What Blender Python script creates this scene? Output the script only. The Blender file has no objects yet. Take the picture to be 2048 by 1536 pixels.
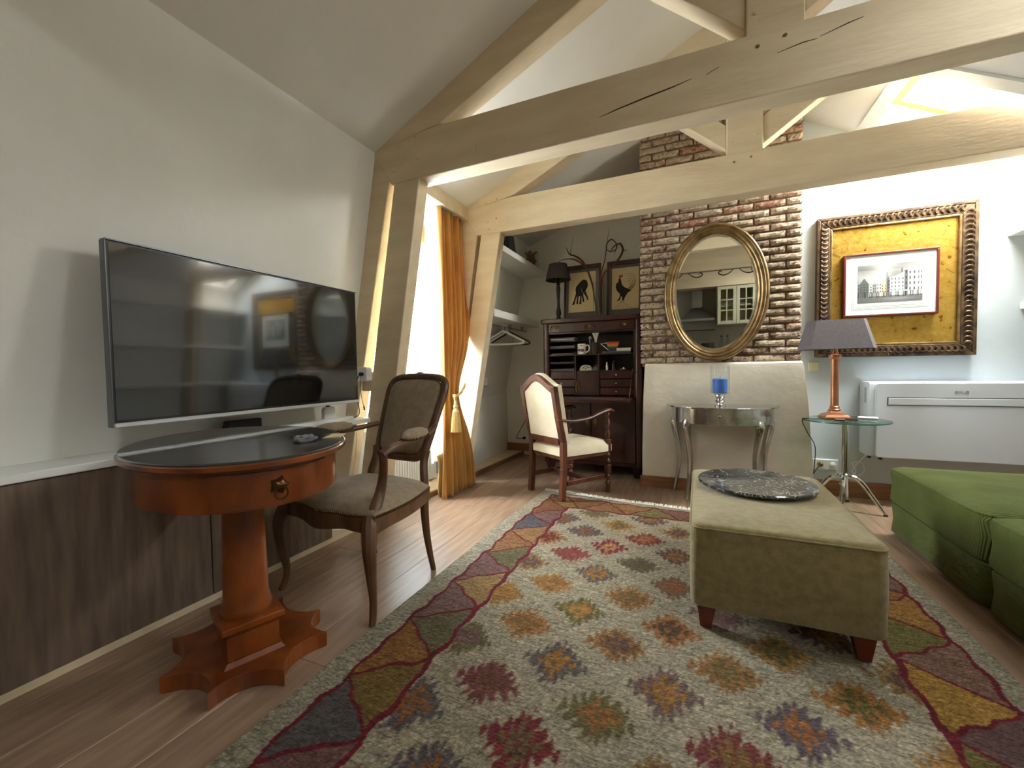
import bpy, math, random
import numpy as np
from mathutils import Vector, Matrix, Euler
random.seed(7)
rng = np.random.default_rng(7)
PI = math.pi
SC = bpy.context.scene
COL = SC.collection

def lin(c):
    return tuple(((v/255)/12.92 if v/255 <= .04045 else ((v/255+.055)/1.055)**2.4) for v in c[:3])+(1.0,)

# ------------------------------------------------------------------ camera
yaw, pitch, roll = math.radians(23.47), math.radians(2.046), math.radians(-0.981)
fw = Vector((-math.sin(yaw)*math.cos(pitch), math.cos(yaw)*math.cos(pitch), -math.sin(pitch)))
rt = Vector((math.cos(yaw), math.sin(yaw), 0)); up = rt.cross(fw)
r2 = rt*math.cos(roll)+up*math.sin(roll); u2 = -rt*math.sin(roll)+up*math.cos(roll)
cd = bpy.data.cameras.new('camera'); cam = bpy.data.objects.new('camera', cd); COL.objects.link(cam)
cd.sensor_width = 36; cd.lens = 36*830/2048; cd.clip_start = .02
Mx = Matrix((r2, u2, -fw)).transposed().to_4x4(); Mx.translation = (0, 0, 1.0); cam.matrix_world = Mx
SC.camera = cam

# ------------------------------------------------------------------ world, lights, exposure
w = bpy.data.worlds.new('sky'); SC.world = w; w.use_nodes = True
wn = w.node_tree.nodes; wl = w.node_tree.links
bg = wn['Background']
gt = wn.new('ShaderNodeTexGradient'); tc = wn.new('ShaderNodeTexCoord'); mp = wn.new('ShaderNodeMapping')
mp.inputs['Rotation'].default_value = (0, PI/2, 0)
cr = wn.new('ShaderNodeValToRGB'); cr.color_ramp.elements[0].color = (.86, .93, 1, 1); cr.color_ramp.elements[1].color = (.80, .90, 1, 1)
wl.new(tc.outputs['Generated'], mp.inputs[0]); wl.new(mp.outputs[0], gt.inputs[0]); wl.new(gt.outputs[1], cr.inputs[0]); wl.new(cr.outputs[0], bg.inputs[0])
bg.inputs[1].default_value = 7.0

def area(name, loc, target, sx, sy, power, col):
    l = bpy.data.lights.new(name, 'AREA'); l.shape = 'RECTANGLE'; l.size = sx; l.size_y = sy; l.energy = power; l.color = col
    o = bpy.data.objects.new(name, l); COL.objects.link(o); o.location = loc
    o.rotation_euler = (Vector(target)-Vector(loc)).to_track_quat('-Z', 'Y').to_euler()
    return o
SLP = -.53                                   # fall of the right roof slope per metre
nrm = Vector((.53, 0, 1)).normalized()       # its outward normal
def rslope(x): return 3.253-.53*x
# daylight entering through the two skylights in the right slope and the dormer window, plus a fill light added over the kitchen
def skylight_light(name, xc, yc, lx, ly, power):
    p = Vector((xc, yc, rslope(xc)))+nrm*.24
    l = bpy.data.lights.new(name, 'AREA'); l.shape = 'RECTANGLE'; l.size = lx; l.size_y = ly; l.energy = power; l.color = (1, .985, .95)
    o = bpy.data.objects.new(name, l); COL.objects.link(o); o.location = p
    z = nrm; x = Vector((1, 0, -.53)).normalized(); y = z.cross(x)
    m = Matrix((x, y, z)).transposed().to_4x4(); m.translation = p; o.matrix_world = m
skylight_light('skylight_daylight', 1.58, 3.42, .84, .34, 56)
skylight_light('front_skylight_daylight', 1.6, 1.62, .8, .4, 7)
skylight_light('kitchen_fill_light', 1.6, -1.2, .8, .5, 15)  # fill added behind the viewer to brighten the room, not a known skylight
area('window_daylight', (-2.62, 2.7, 1.5), (0, 2.55, 1.0), .95, 1.5, 140, (.97, .98, 1))
SC.view_settings.view_transform = 'Standard'; SC.view_settings.look = 'None'
SC.view_settings.gamma = 1; SC.view_settings.use_curve_mapping = False
SC.view_settings.exposure = 0.98
SC.cycles.max_bounces = 10; SC.cycles.diffuse_bounces = 6; SC.cycles.transparent_max_bounces = 16
SC.cycles.sample_clamp_indirect = 6; SC.cycles.caustics_reflective = False; SC.cycles.caustics_refractive = False

# ------------------------------------------------------------------ materials
def M(name, c1, c2=None, rough=.6, metal=0, scale=6, stretch=(1, 1, 1), bump=0, bscale=60, detail=4, lo=.35, hi=.65, objc=False, coat=0, sheen=0, coords='Object', spec=None):
    m = bpy.data.materials.new(name); m.use_nodes = True
    n = m.node_tree.nodes; l = m.node_tree.links; p = n['Principled BSDF']
    p.inputs['Roughness'].default_value = rough; p.inputs['Metallic'].default_value = metal
    p.inputs['Coat Weight'].default_value = coat; p.inputs['Sheen Weight'].default_value = sheen
    if spec is not None: p.inputs['Specular IOR Level'].default_value = spec
    tc = n.new('ShaderNodeTexCoord'); mp = n.new('ShaderNodeMapping'); mp.inputs['Scale'].default_value = stretch
    l.new(tc.outputs[coords], mp.inputs[0])
    out = None
    if c2 is not None:
        nz = n.new('ShaderNodeTexNoise'); nz.inputs['Scale'].default_value = scale; nz.inputs['Detail'].default_value = detail
        l.new(mp.outputs[0], nz.inputs['Vector'])
        cr = n.new('ShaderNodeValToRGB'); cr.color_ramp.elements[0].position = lo; cr.color_ramp.elements[1].position = hi
        cr.color_ramp.elements[0].color = lin(c1); cr.color_ramp.elements[1].color = lin(c2)
        l.new(nz.outputs['Fac'], cr.inputs[0]); out = cr.outputs[0]
    else:
        rgb = n.new('ShaderNodeRGB'); rgb.outputs[0].default_value = lin(c1); out = rgb.outputs[0]
    if objc:
        oi = n.new('ShaderNodeObjectInfo'); mx = n.new('ShaderNodeMix'); mx.data_type = 'RGBA'; mx.blend_type = 'MULTIPLY'; mx.inputs[0].default_value = 1
        l.new(out, mx.inputs[6]); l.new(oi.outputs['Color'], mx.inputs[7]); out = mx.outputs[2]
    l.new(out, p.inputs['Base Color'])
    if bump:
        nb = n.new('ShaderNodeTexNoise'); nb.inputs['Scale'].default_value = bscale; nb.inputs['Detail'].default_value = 3
        l.new(mp.outputs[0], nb.inputs['Vector'])
        b = n.new('ShaderNodeBump'); b.inputs['Strength'].default_value = bump; b.inputs['Distance'].default_value = .01
        l.new(nb.outputs['Fac'], b.inputs['Height']); l.new(b.outputs[0], p.inputs['Normal'])
    return m

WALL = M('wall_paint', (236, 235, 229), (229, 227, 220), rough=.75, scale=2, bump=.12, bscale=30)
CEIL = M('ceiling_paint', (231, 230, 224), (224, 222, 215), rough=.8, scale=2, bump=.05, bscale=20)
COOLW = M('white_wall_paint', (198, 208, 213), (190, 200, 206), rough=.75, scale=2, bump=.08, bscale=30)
BEAM = M('cream_beam_paint', (220, 203, 172), (209, 191, 159), rough=.62, scale=3, stretch=(1, 4, 4), bump=.25, bscale=14)
PEG = M('trenail_wood', (120, 100, 74), rough=.8)
BEAMD = M('beam_crack', (60, 50, 36), rough=.9)
PLAST = M('chimney_plaster', (222, 214, 198), (205, 196, 178), rough=.85, scale=3, bump=.3, bscale=18)
PLANK = M('oak_plank', (164, 138, 116), (130, 106, 87), rough=.33, scale=5, stretch=(7, .7, 1), bump=.08, bscale=40, detail=7, objc=True, lo=.3, hi=.72)
FBASE = M('floor_gap', (60, 45, 34), rough=.9)
BBRD = M('baseboard_wood', (150, 104, 66), (122, 82, 50), rough=.5, scale=5, stretch=(1, 6, 8))
LAMI = M('grey_brown_laminate', (124, 106, 92), (96, 80, 69), rough=.5, scale=4, stretch=(1, 8, .8), detail=6, bump=.05)
MAHO = M('mahogany', (66, 26, 20), (40, 14, 12), rough=.34, scale=5, stretch=(3, 3, .8), coat=.25, detail=6)
MAHD = M('mahogany_dark', (36, 15, 12), rough=.6)
CHER = M('cherry_wood', (136, 68, 20), (96, 42, 10), rough=.3, scale=5, stretch=(2, 2, 1), coat=.3, detail=6)
WALN = M('walnut_frame', (106, 75, 50), (74, 49, 31), rough=.4, scale=9, stretch=(2, 2, .7), detail=5)
OAKD = M('dark_oak', (104, 58, 34), (66, 34, 20), rough=.42, scale=8, stretch=(2, 2, .6), detail=5)
TAUPE = M('taupe_linen', (152, 134, 108), (136, 118, 94), rough=.9, scale=30, bump=.4, bscale=350, sheen=.2)
CREAMF = M('cream_velvet', (226, 216, 190), (208, 196, 166), rough=.9, scale=5, bump=.15, bscale=120, sheen=.3)
NAIL = M('brass_nail', (96, 66, 36), rough=.35, metal=.9)
BRASS = M('brass', (150, 118, 60), (110, 84, 40), rough=.35, metal=.9, scale=20)
GOLDF = M('gilded_frame', (158, 132, 92), (112, 90, 58), rough=.34, metal=.75, scale=14, bump=.2, bscale=40)
BLKF = M('black_top', (46, 45, 44), (36, 35, 35), rough=.32, scale=6, coat=1.0)
BLACK = M('black_plastic', (14, 14, 15), rough=.4)
SCREEN = M('dark_screen', (8, 10, 11), rough=.09, coat=.6, spec=.9)
SILV = M('silver_plastic', (205, 208, 210), rough=.3, metal=.35)
WHITE = M('white_plastic', (232, 234, 232), rough=.4)
IVORY = M('ivory_plastic', (214, 208, 180), rough=.5)
CABLEB = M('black_cable', (20, 20, 20), rough=.5)
CURT = M('ochre_velvet_curtain', (204, 156, 78), (180, 128, 54), rough=.75, scale=3, stretch=(3, 3, 1), bump=.12, bscale=90, sheen=.5)
CURTB = M('curtain_lining', (206, 180, 120), rough=.85)
SHEER = M('white_sheer', (238, 242, 248), rough=.9)
def translucent(m, c, f):
    n = m.node_tree.nodes; l = m.node_tree.links; p = n['Principled BSDF']; t = n.new('ShaderNodeBsdfTranslucent'); t.inputs[0].default_value = lin(c)
    mx = n.new('ShaderNodeMixShader'); mx.inputs[0].default_value = f; l.new(p.outputs[0], mx.inputs[1]); l.new(t.outputs[0], mx.inputs[2]); l.new(mx.outputs[0], n['Material Output'].inputs[0])
translucent(SHEER, (240, 244, 250), .6); translucent(CURT, (214, 156, 70), .18)
ROPE = M('cream_rope', (236, 214, 156), (206, 178, 112), rough=.8, scale=60, stretch=(1, 1, .1))
RADI = M('radiator_white', (222, 224, 220), rough=.45)
ALU = M('polished_aluminium', (210, 210, 208), (190, 190, 190), rough=.16, metal=1, scale=9, bump=.12, bscale=18)
CHROME = M('chrome', (215, 218, 220), rough=.08, metal=1)
BLUEC = M('blue_candle_wax', (70, 116, 196), (58, 100, 182), rough=.6, scale=20)
OTTO = M('olive_beige_fabric', (138, 124, 82), (122, 108, 68), rough=.95, scale=40, stretch=(1, 1, 1), bump=.35, bscale=300, sheen=.25)
REDW = M('reddish_wood_leg', (104, 38, 22), (78, 26, 16), rough=.4, scale=8)
DSHADE = M('charcoal_lampshade', (62, 58, 54), rough=.9, bump=.2, bscale=300)
GSHADE = M('grey_lampshade', (112, 106, 110), (104, 98, 102), rough=.85, scale=60, bump=.2, bscale=400)
COPPER = M('copper_finish', (190, 134, 98), (164, 110, 78), rough=.34, metal=.7, scale=8)
PAPER = M('art_paper', (214, 196, 154), (206, 186, 142), rough=.8, scale=3)
INK = M('black_ink', (26, 25, 24), rough=.8)
PASSE = M('grey_passepartout', (92, 90, 88), rough=.8)
IVORYW = M('pale_ink', (206, 200, 180), rough=.7)
REDP = M('red_print', (176, 60, 44), rough=.7)
TWIG = M('reddish_brown_twig', (104, 52, 30), (66, 34, 22), rough=.6, scale=20)
MATB = M('white_mat_board', (222, 230, 222), rough=.85)
MATL = M('mat_line', (176, 188, 180), rough=.85)
GRAYP = M('grey_paper', (120, 122, 124), (84, 84, 88), rough=.7, scale=30)
ACW = M('ac_white', (214, 220, 228), rough=.35)
ACG = M('ac_groove', (24, 26, 30), rough=.6)
PURP = M('magenta_print', (134, 40, 120), rough=.5)
NAVY = M('navy_print', (40, 44, 84), rough=.5)
CORK = M('cork', (166, 124, 84), (120, 84, 54), rough=.9, scale=40)
TWINE = M('fringe_cotton', (240, 236, 224), (214, 208, 192), rough=.95, scale=50)
KITC = M('kitchen_cream', (190, 184, 154), rough=.5)
KITW = M('kitchen_wall', (186, 184, 170), rough=.7)
STEEL = M('brushed_steel', (160, 162, 160), rough=.3, metal=.9)
IRON = M('wrought_iron', (40, 38, 36), rough=.6)
WOODF = M('pine_window_wood', (206, 154, 96), (186, 132, 78), rough=.5, scale=6, stretch=(1, 6, 6))

def glass_mat(name, tint=(235, 245, 240), fac=.12, rough=.02):
    m = bpy.data.materials.new(name); m.use_nodes = True
    n = m.node_tree.nodes; l = m.node_tree.links
    for x in list(n):
        if x.type == 'BSDF_PRINCIPLED': n.remove(x)
    t = n.new('ShaderNodeBsdfTransparent'); t.inputs[0].default_value = lin(tint)
    g = n.new('ShaderNodeBsdfGlossy'); g.inputs['Roughness'].default_value = rough
    f = n.new('ShaderNodeLayerWeight'); f.inputs[0].default_value = .5
    pw = n.new('ShaderNodeMath'); pw.operation = 'POWER'; pw.inputs[1].default_value = 4.5; l.new(f.outputs['Facing'], pw.inputs[0])
    a = n.new('ShaderNodeMath'); a.operation = 'MULTIPLY_ADD'; a.inputs[1].default_value = .9; a.inputs[2].default_value = fac*.3; l.new(pw.outputs[0], a.inputs[0])
    mx = n.new('ShaderNodeMixShader'); l.new(a.outputs[0], mx.inputs[0]); l.new(t.outputs[0], mx.inputs[1]); l.new(g.outputs[0], mx.inputs[2])
    l.new(mx.outputs[0], n['Material Output'].inputs[0]); return m
GLASS = glass_mat('clear_glass', (250, 252, 251), .05); TGLASS = glass_mat('green_edge_glass', (226, 243, 236), .2)
MIRR = M('mirror_silver', (225, 228, 224), rough=.015, metal=1)

def marble():
    m = M('black_marble', (34, 36, 36), rough=.12, coat=.5)
    n = m.node_tree.nodes; l = m.node_tree.links; p = n['Principled BSDF']
    tc = n.new('ShaderNodeTexCoord'); nz = n.new('ShaderNodeTexNoise'); nz.inputs['Scale'].default_value = 9; nz.inputs['Detail'].default_value = 9; nz.inputs['Distortion'].default_value = 2.2
    cr = n.new('ShaderNodeValToRGB'); e = cr.color_ramp.elements; e[0].position = .5; e[0].color = lin((38, 40, 40)); e[1].position = .516; e[1].color = lin((176, 178, 170))
    e2 = e.new(.536); e2.color = lin((46, 48, 48))
    l.new(tc.outputs['Object'], nz.inputs['Vector']); l.new(nz.outputs['Fac'], cr.inputs[0]); l.new(cr.outputs[0], p.inputs['Base Color']); return m
MARB = marble()

def gold_leaf():
    m = M('gold_leaf', (206, 164, 44), rough=.3, metal=.75)
    n = m.node_tree.nodes; l = m.node_tree.links; p = n['Principled BSDF']
    tc = n.new('ShaderNodeTexCoord'); v = n.new('ShaderNodeTexVoronoi'); v.inputs['Scale'].default_value = 14; v.feature = 'DISTANCE_TO_EDGE'
    nz = n.new('ShaderNodeTexNoise'); nz.inputs['Scale'].default_value = 24; nz.inputs['Detail'].default_value = 6
    cr = n.new('ShaderNodeValToRGB'); e = cr.color_ramp.elements; e[0].position = .33; e[0].color = lin((128, 88, 34)); e[1].position = .37; e[1].color = lin((192, 152, 62)); e2 = e.new(.7); e2.color = lin((204, 170, 88))
    l.new(tc.outputs['Object'], nz.inputs['Vector']); l.new(nz.outputs['Fac'], cr.inputs[0])
    cr2 = n.new('ShaderNodeValToRGB'); q = cr2.color_ramp.elements; q[0].position = 0; q[0].color = (.25, .2, .1, 1); q[1].position = .012; q[1].color = (1, 1, 1, 1)
    l.new(tc.outputs['Object'], v.inputs['Vector']); l.new(v.outputs['Distance'], cr2.inputs[0])
    mx = n.new('ShaderNodeMix'); mx.data_type = 'RGBA'; mx.blend_type = 'MULTIPLY'; mx.inputs[0].default_value = .7
    l.new(cr.outputs[0], mx.inputs[6]); l.new(cr2.outputs[0], mx.inputs[7]); l.new(mx.outputs[2], p.inputs['Base Color'])
    b = n.new('ShaderNodeBump'); b.inputs['Strength'].default_value = .3; b.inputs['Distance'].default_value = .01; l.new(nz.outputs['Fac'], b.inputs['Height']); l.new(b.outputs[0], p.inputs['Normal'])
    return m
LEAF = gold_leaf()

def brick_mat():
    m = bpy.data.materials.new('limewashed_brick'); m.use_nodes = True
    n = m.node_tree.nodes; l = m.node_tree.links; p = n['Principled BSDF']; p.inputs['Roughness'].default_value = .9
    tc = n.new('ShaderNodeTexCoord'); oi = n.new('ShaderNodeObjectInfo')
    ad = n.new('ShaderNodeVectorMath'); ad.operation = 'ADD'; sc = n.new('ShaderNodeVectorMath'); sc.operation = 'SCALE'; sc.inputs[3].default_value = 37
    cb = n.new('ShaderNodeCombineXYZ'); l.new(oi.outputs['Random'], cb.inputs[0]); l.new(oi.outputs['Random'], cb.inputs[2]); l.new(cb.outputs[0], sc.inputs[0])
    l.new(tc.outputs['Object'], ad.inputs[0]); l.new(sc.outputs[0], ad.inputs[1])
    nz = n.new('ShaderNodeTexNoise'); nz.inputs['Scale'].default_value = 34; nz.inputs['Detail'].default_value = 6; nz.inputs['Roughness'].default_value = .75
    l.new(ad.outputs[0], nz.inputs['Vector'])
    # alpha of the object colour says how much lime is left on this brick
    mt = n.new('ShaderNodeMath'); mt.operation = 'ADD'; l.new(nz.outputs['Fac'], mt.inputs[0]); l.new(oi.outputs['Alpha'], mt.inputs[1])
    cr = n.new('ShaderNodeValToRGB'); cr.color_ramp.elements[0].position = .86; cr.color_ramp.elements[1].position = 1.1
    mt2 = n.new('ShaderNodeMath'); mt2.operation = 'MULTIPLY'; mt2.inputs[1].default_value = 1
    l.new(mt.outputs[0], cr.inputs[0])
    mx = n.new('ShaderNodeMix'); mx.data_type = 'RGBA'; l.new(cr.outputs[0], mx.inputs[0]); l.new(oi.outputs['Color'], mx.inputs[6]); mx.inputs[7].default_value = lin((186, 170, 148))
    n2 = n.new('ShaderNodeTexNoise'); n2.inputs['Scale'].default_value = 45; n2.inputs['Detail'].default_value = 4; l.new(ad.outputs[0], n2.inputs['Vector'])
    c2 = n.new('ShaderNodeValToRGB'); c2.color_ramp.elements[0].position = .36; c2.color_ramp.elements[1].position = .48; c2.color_ramp.elements[0].color = (.55, .47, .41, 1); c2.color_ramp.elements[1].color = (1, 1, 1, 1)
    l.new(n2.outputs['Fac'], c2.inputs[0]); m3 = n.new('ShaderNodeMix'); m3.data_type = 'RGBA'; m3.blend_type = 'MULTIPLY'; m3.inputs[0].default_value = 1
    l.new(mx.outputs[2], m3.inputs[6]); l.new(c2.outputs[0], m3.inputs[7]); l.new(m3.outputs[2], p.inputs['Base Color'])
    b = n.new('ShaderNodeBump'); b.inputs['Strength'].default_value = .8; b.inputs['Distance'].default_value = .008; l.new(nz.outputs['Fac'], b.inputs['Height']); l.new(b.outputs[0], p.inputs['Normal'])
    return m
BRICK = brick_mat()
MORT = M('mortar', (132, 110, 90), (112, 92, 74), rough=.95, scale=20, bump=.5, bscale=60)

def cord_mat(name, c1, c2, axis):
    m = M(name, c1, c2, rough=.95, scale=7, sheen=.05, spec=.2)
    n = m.node_tree.nodes; l = m.node_tree.links; p = n['Principled BSDF']
    tc = n.new('ShaderNodeTexCoord'); wv = n.new('ShaderNodeTexWave'); wv.bands_direction = axis; wv.inputs['Scale'].default_value = 42; wv.inputs['Distortion'].default_value = .6; wv.inputs['Detail'].default_value = 1; wv.inputs['Detail Scale'].default_value = .3
    b = n.new('ShaderNodeBump'); b.inputs['Strength'].default_value = .6; b.inputs['Distance'].default_value = .004
    l.new(tc.outputs['Object'], wv.inputs[0]); l.new(wv.outputs['Fac'], b.inputs['Height']); l.new(b.outputs[0], p.inputs['Normal']); return m
CORDZ = cord_mat('green_corduroy_sides', (92, 99, 52), (80, 87, 43), 'Z')
CORDX = cord_mat('green_corduroy_top', (94, 103, 52), (82, 91, 43), 'Y')

def attr_mat(name, rough=.9, weave=True):
    m = bpy.data.materials.new(name); m.use_nodes = True
    n = m.node_tree.nodes; l = m.node_tree.links; p = n['Principled BSDF']; p.inputs['Roughness'].default_value = rough
    a = n.new('ShaderNodeVertexColor'); a.layer_name = 'Col'; out = a.outputs[0]
    if weave:
        p.inputs['Specular IOR Level'].default_value = .2
        tc = n.new('ShaderNodeTexCoord'); mp = n.new('ShaderNodeMapping'); mp.inputs['Scale'].default_value = (1, 3.6, 1); mp.inputs['Location'].default_value = (13.7, 5.3, 2.6); mp.inputs['Rotation'].default_value = (0, 0, .2)
        nz = n.new('ShaderNodeTexNoise'); nz.inputs['Scale'].default_value = 22; nz.inputs['Detail'].default_value = 8; nz.inputs['Roughness'].default_value = .72; nz.inputs['Distortion'].default_value = 1.6
        l.new(tc.outputs['Object'], mp.inputs[0]); l.new(mp.outputs[0], nz.inputs['Vector'])
        cr = n.new('ShaderNodeValToRGB'); e = cr.color_ramp.elements; e[0].position = .36; e[0].color = (.26, .235, .21, 1); e[1].position = .62; e[1].color = (1.12, 1.08, 1.0, 1)
        l.new(nz.outputs['Fac'], cr.inputs[0])
        mx = n.new('ShaderNodeMix'); mx.data_type = 'RGBA'; mx.blend_type = 'MULTIPLY'; mx.inputs[0].default_value = .85
        l.new(out, mx.inputs[6]); l.new(cr.outputs[0], mx.inputs[7]); out = mx.outputs[2]
        b = n.new('ShaderNodeBump'); b.inputs['Strength'].default_value = .9; b.inputs['Distance'].default_value = .012; l.new(nz.outputs['Fac'], b.inputs['Height']); l.new(b.outputs[0], p.inputs['Normal'])
    l.new(out, p.inputs['Base Color']); return m

# ------------------------------------------------------------------ mesh builder
class B:
    def __init__(s): s.v = []; s.f = []
    def add(s, vs, fs):
        o = len(s.v); s.v += [tuple(p) for p in vs]; s.f += [tuple(i+o for i in f) for f in fs]; return s
    def box(s, x0, x1, y0, y1, z0, z1, ch=0):
        if x0 > x1: x0, x1 = x1, x0
        if y0 > y1: y0, y1 = y1, y0
        if z0 > z1: z0, z1 = z1, z0
        if ch <= 0:
            return s.add([(x0,y0,z0),(x1,y0,z0),(x1,y1,z0),(x0,y1,z0),(x0,y0,z1),(x1,y0,z1),(x1,y1,z1),(x0,y1,z1)], [(0,3,2,1),(4,5,6,7),(0,1,5,4),(1,2,6,5),(2,3,7,6),(3,0,4,7)])
        # chamfered box
        c = min(ch, (x1-x0)*.45, (y1-y0)*.45, (z1-z0)*.45); vs = []; idx = {}
        for ix, (X, sx) in enumerate(((x0, 1), (x1, -1))):
            for iy, (Y, sy) in enumerate(((y0, 1), (y1, -1))):
                for iz, (Z, sz) in enumerate(((z0, 1), (z1, -1))):
                    for a in range(3):
                        p = [X+sx*c, Y+sy*c, Z+sz*c]; p[a] = (X, Y, Z)[a]; idx[(ix,iy,iz,a)] = len(vs); vs.append(p)
        I = lambda a, b, c_, k: idx[(a, b, c_, k)]
        fs = [(I(0,0,0,0),I(0,0,1,0),I(0,1,1,0),I(0,1,0,0)),(I(1,0,0,0),I(1,1,0,0),I(1,1,1,0),I(1,0,1,0)),
              (I(0,0,0,1),I(1,0,0,1),I(1,0,1,1),I(0,0,1,1)),(I(0,1,0,1),I(0,1,1,1),I(1,1,1,1),I(1,1,0,1)),
              (I(0,0,0,2),I(0,1,0,2),I(1,1,0,2),I(1,0,0,2)),(I(0,0,1,2),I(1,0,1,2),I(1,1,1,2),I(0,1,1,2))]
        for a in (0, 1):
            for b in (0, 1):
                fs += [(I(0,a,b,1),I(1,a,b,1),I(1,a,b,2),I(0,a,b,2)), (I(a,0,b,0),I(a,1,b,0),I(a,1,b,2),I(a,0,b,2)), (I(a,b,0,0),I(a,b,1,0),I(a,b,1,1),I(a,b,0,1))]
        for a in (0,1):
            for b in (0,1):
                for c_ in (0,1): fs.append((I(a,b,c_,0),I(a,b,c_,1),I(a,b,c_,2)))
        return s.add(vs, fs)
    def prism(s, poly, a, b, axis='y'):
        n = len(poly)
        def P(p, t): return {'y': (p[0], t, p[1]), 'z': (p[0], p[1], t), 'x': (t, p[0], p[1])}[axis]
        vs = [P(p, a) for p in poly]+[P(p, b) for p in poly]
        return s.add(vs, [tuple(range(n)), tuple(range(2*n-1, n-1, -1))]+[(i, (i+1) % n+0, (i+1) % n+n, i+n) for i in range(n)])
    def hexa(s, bot, top):
        return s.add(list(bot)+list(top), [(0,3,2,1),(4,5,6,7),(0,1,5,4),(1,2,6,5),(2,3,7,6),(3,0,4,7)])
    def lathe(s, prof, c=(0, 0, 0), n=20, sx=1, sy=1, rot=0, cap=True, mod=None):
        vs = []; m = len(prof)
        for r, z in prof:
            for k in range(n):
                t = 2*PI*k/n; rr = r*(mod(t, z) if mod else 1); x = rr*math.cos(t)*sx; y = rr*math.sin(t)*sy
                vs.append((c[0]+x*math.cos(rot)-y*math.sin(rot), c[1]+x*math.sin(rot)+y*math.cos(rot), c[2]+z))
        fs = [(i*n+k, i*n+(k+1) % n, (i+1)*n+(k+1) % n, (i+1)*n+k) for i in range(m-1) for k in range(n)]
        if cap: fs += [tuple(range(n-1, -1, -1)), tuple((m-1)*n+k for k in range(n))]
        return s.add(vs, fs)
    def tube(s, pts, r, n=8, smooth=4, flat=1, closed=False, upv=(0, 0, 1), cap=True):
        pts = [Vector(p) for p in pts]; N = len(pts)
        rs = r if isinstance(r, (list, tuple)) else [r]*N
        if smooth > 1 and N > 2:
            P2 = []; R2 = []
            segs = N if closed else N-1
            for i in range(segs):
                g = (lambda k: pts[k % N]) if closed else (lambda k: pts[max(0, min(N-1, k))])
                h = (lambda k: rs[k % N]) if closed else (lambda k: rs[max(0, min(N-1, k))])
                p0, p1, p2, p3 = g(i-1), g(i), g(i+1), g(i+2)
                for j in range(smooth):
                    t = j/smooth
                    P2.append(.5*((2*p1)+(p2-p0)*t+(2*p0-5*p1+4*p2-p3)*t*t+(3*p1-p0-3*p2+p3)*t**3)); R2.append(h(i)*(1-t)+h(i+1)*t)
            if not closed: P2.append(pts[-1]); R2.append(rs[-1])
            pts, rs = P2, R2
        N = len(pts); vs = []; U = Vector(upv); prev = None
        for i in range(N):
            if closed: T = pts[(i+1) % N]-pts[i-1]
            else: T = pts[min(i+1, N-1)]-pts[max(i-1, 0)]
            if T.length < 1e-9: T = Vector((0, 0, 1))
            T.normalize()
            if prev is None:
                S = T.cross(U)
                if S.length < 1e-3: S = T.cross(Vector((1, 0, 0)))
            else: S = prev-T*prev.dot(T)
            S.normalize(); prev = S; W = S.cross(T)
            for k in range(n):
                a = 2*PI*k/n; vs.append(pts[i]+S*math.cos(a)*rs[i]+W*math.sin(a)*rs[i]*flat)
        m = N if closed else N-1
        fs = [(i*n+k, i*n+(k+1) % n, ((i+1) % N)*n+(k+1) % n, ((i+1) % N)*n+k) for i in range(m) for k in range(n)]
        if not closed and cap: fs += [tuple(range(n-1, -1, -1)), tuple((N-1)*n+k for k in range(n))]
        return s.add(vs, fs)
    def dome(s, outline, z0, side, h, steps=6, e=.12, cz=None):
        """cushion on an outline: side wall, then rings shrinking to the middle"""
        n = len(outline); cx = sum(p[0] for p in outline)/n; cy = sum(p[1] for p in outline)/n
        rings = [(1, z0), (1.0, z0+side)]
        for i in range(1, steps+1):
            t = i/steps; k = 1-t*.98; hh = h*(1-k**2.2)**.55 if True else 0
            rings.append((k, z0+side+hh))
        vs = [(cx+(p[0]-cx)*k, cy+(p[1]-cy)*k, z) for k, z in rings for p in outline]; m = len(rings)
        fs = [(i*n+k, i*n+(k+1) % n, (i+1)*n+(k+1) % n, (i+1)*n+k) for i in range(m-1) for k in range(n)]
        fs += [tuple(range(n-1, -1, -1)), tuple((m-1)*n+k for k in range(n))]
        return s.add(vs, fs)
    def grid(s, fn, nu, nv):
        vs = [fn(i/nu, j/nv) for j in range(nv+1) for i in range(nu+1)]
        return s.add(vs, [(j*(nu+1)+i, j*(nu+1)+i+1, (j+1)*(nu+1)+i+1, (j+1)*(nu+1)+i) for j in range(nv) for i in range(nu)])
    def xf(s, m):
        s.v = [tuple(m @ Vector(p)) for p in s.v]; return s
    def merge(s, o): return s.add(o.v, o.f)
    def mesh(s, name, m, smooth=False, ang=.6):
        me = bpy.data.meshes.new(name); me.from_pydata(s.v, [], s.f); me.materials.append(m); me.update()
        if smooth:
            me.shade_smooth(); me.set_sharp_from_angle(angle=ang)
        return me
    def build(s, name, m, parent=None, smooth=False, bevel=0, solid=0, w=False, ang=.6, label=None, seg=2):
        """one mesh object; w=True: vertices are in world space and are moved into the parent's frame"""
        if w and parent is not None:
            inv = wmat(parent).inverted(); s.v = [tuple(inv @ Vector(p)) for p in s.v]
        import bmesh
        bm = bmesh.new(); me = s.mesh(name, m, False)
        bm.from_mesh(me); bmesh.ops.recalc_face_normals(bm, faces=bm.faces); bm.to_mesh(me); bm.free()
        if smooth: me.shade_smooth(); me.set_sharp_from_angle(angle=ang)
        o = bpy.data.objects.new(name, me); COL.objects.link(o)
        if parent is not None: o.parent = parent
        if solid:
            q = o.modifiers.new('thickness', 'SOLIDIFY'); q.thickness = solid; q.offset = 0
        if bevel:
            q = o.modifiers.new('soft_edges', 'BEVEL'); q.width = bevel; q.segments = seg; q.limit_method = 'ANGLE'; q.angle_limit = .7
        if label: o['label'] = label
        return o

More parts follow.
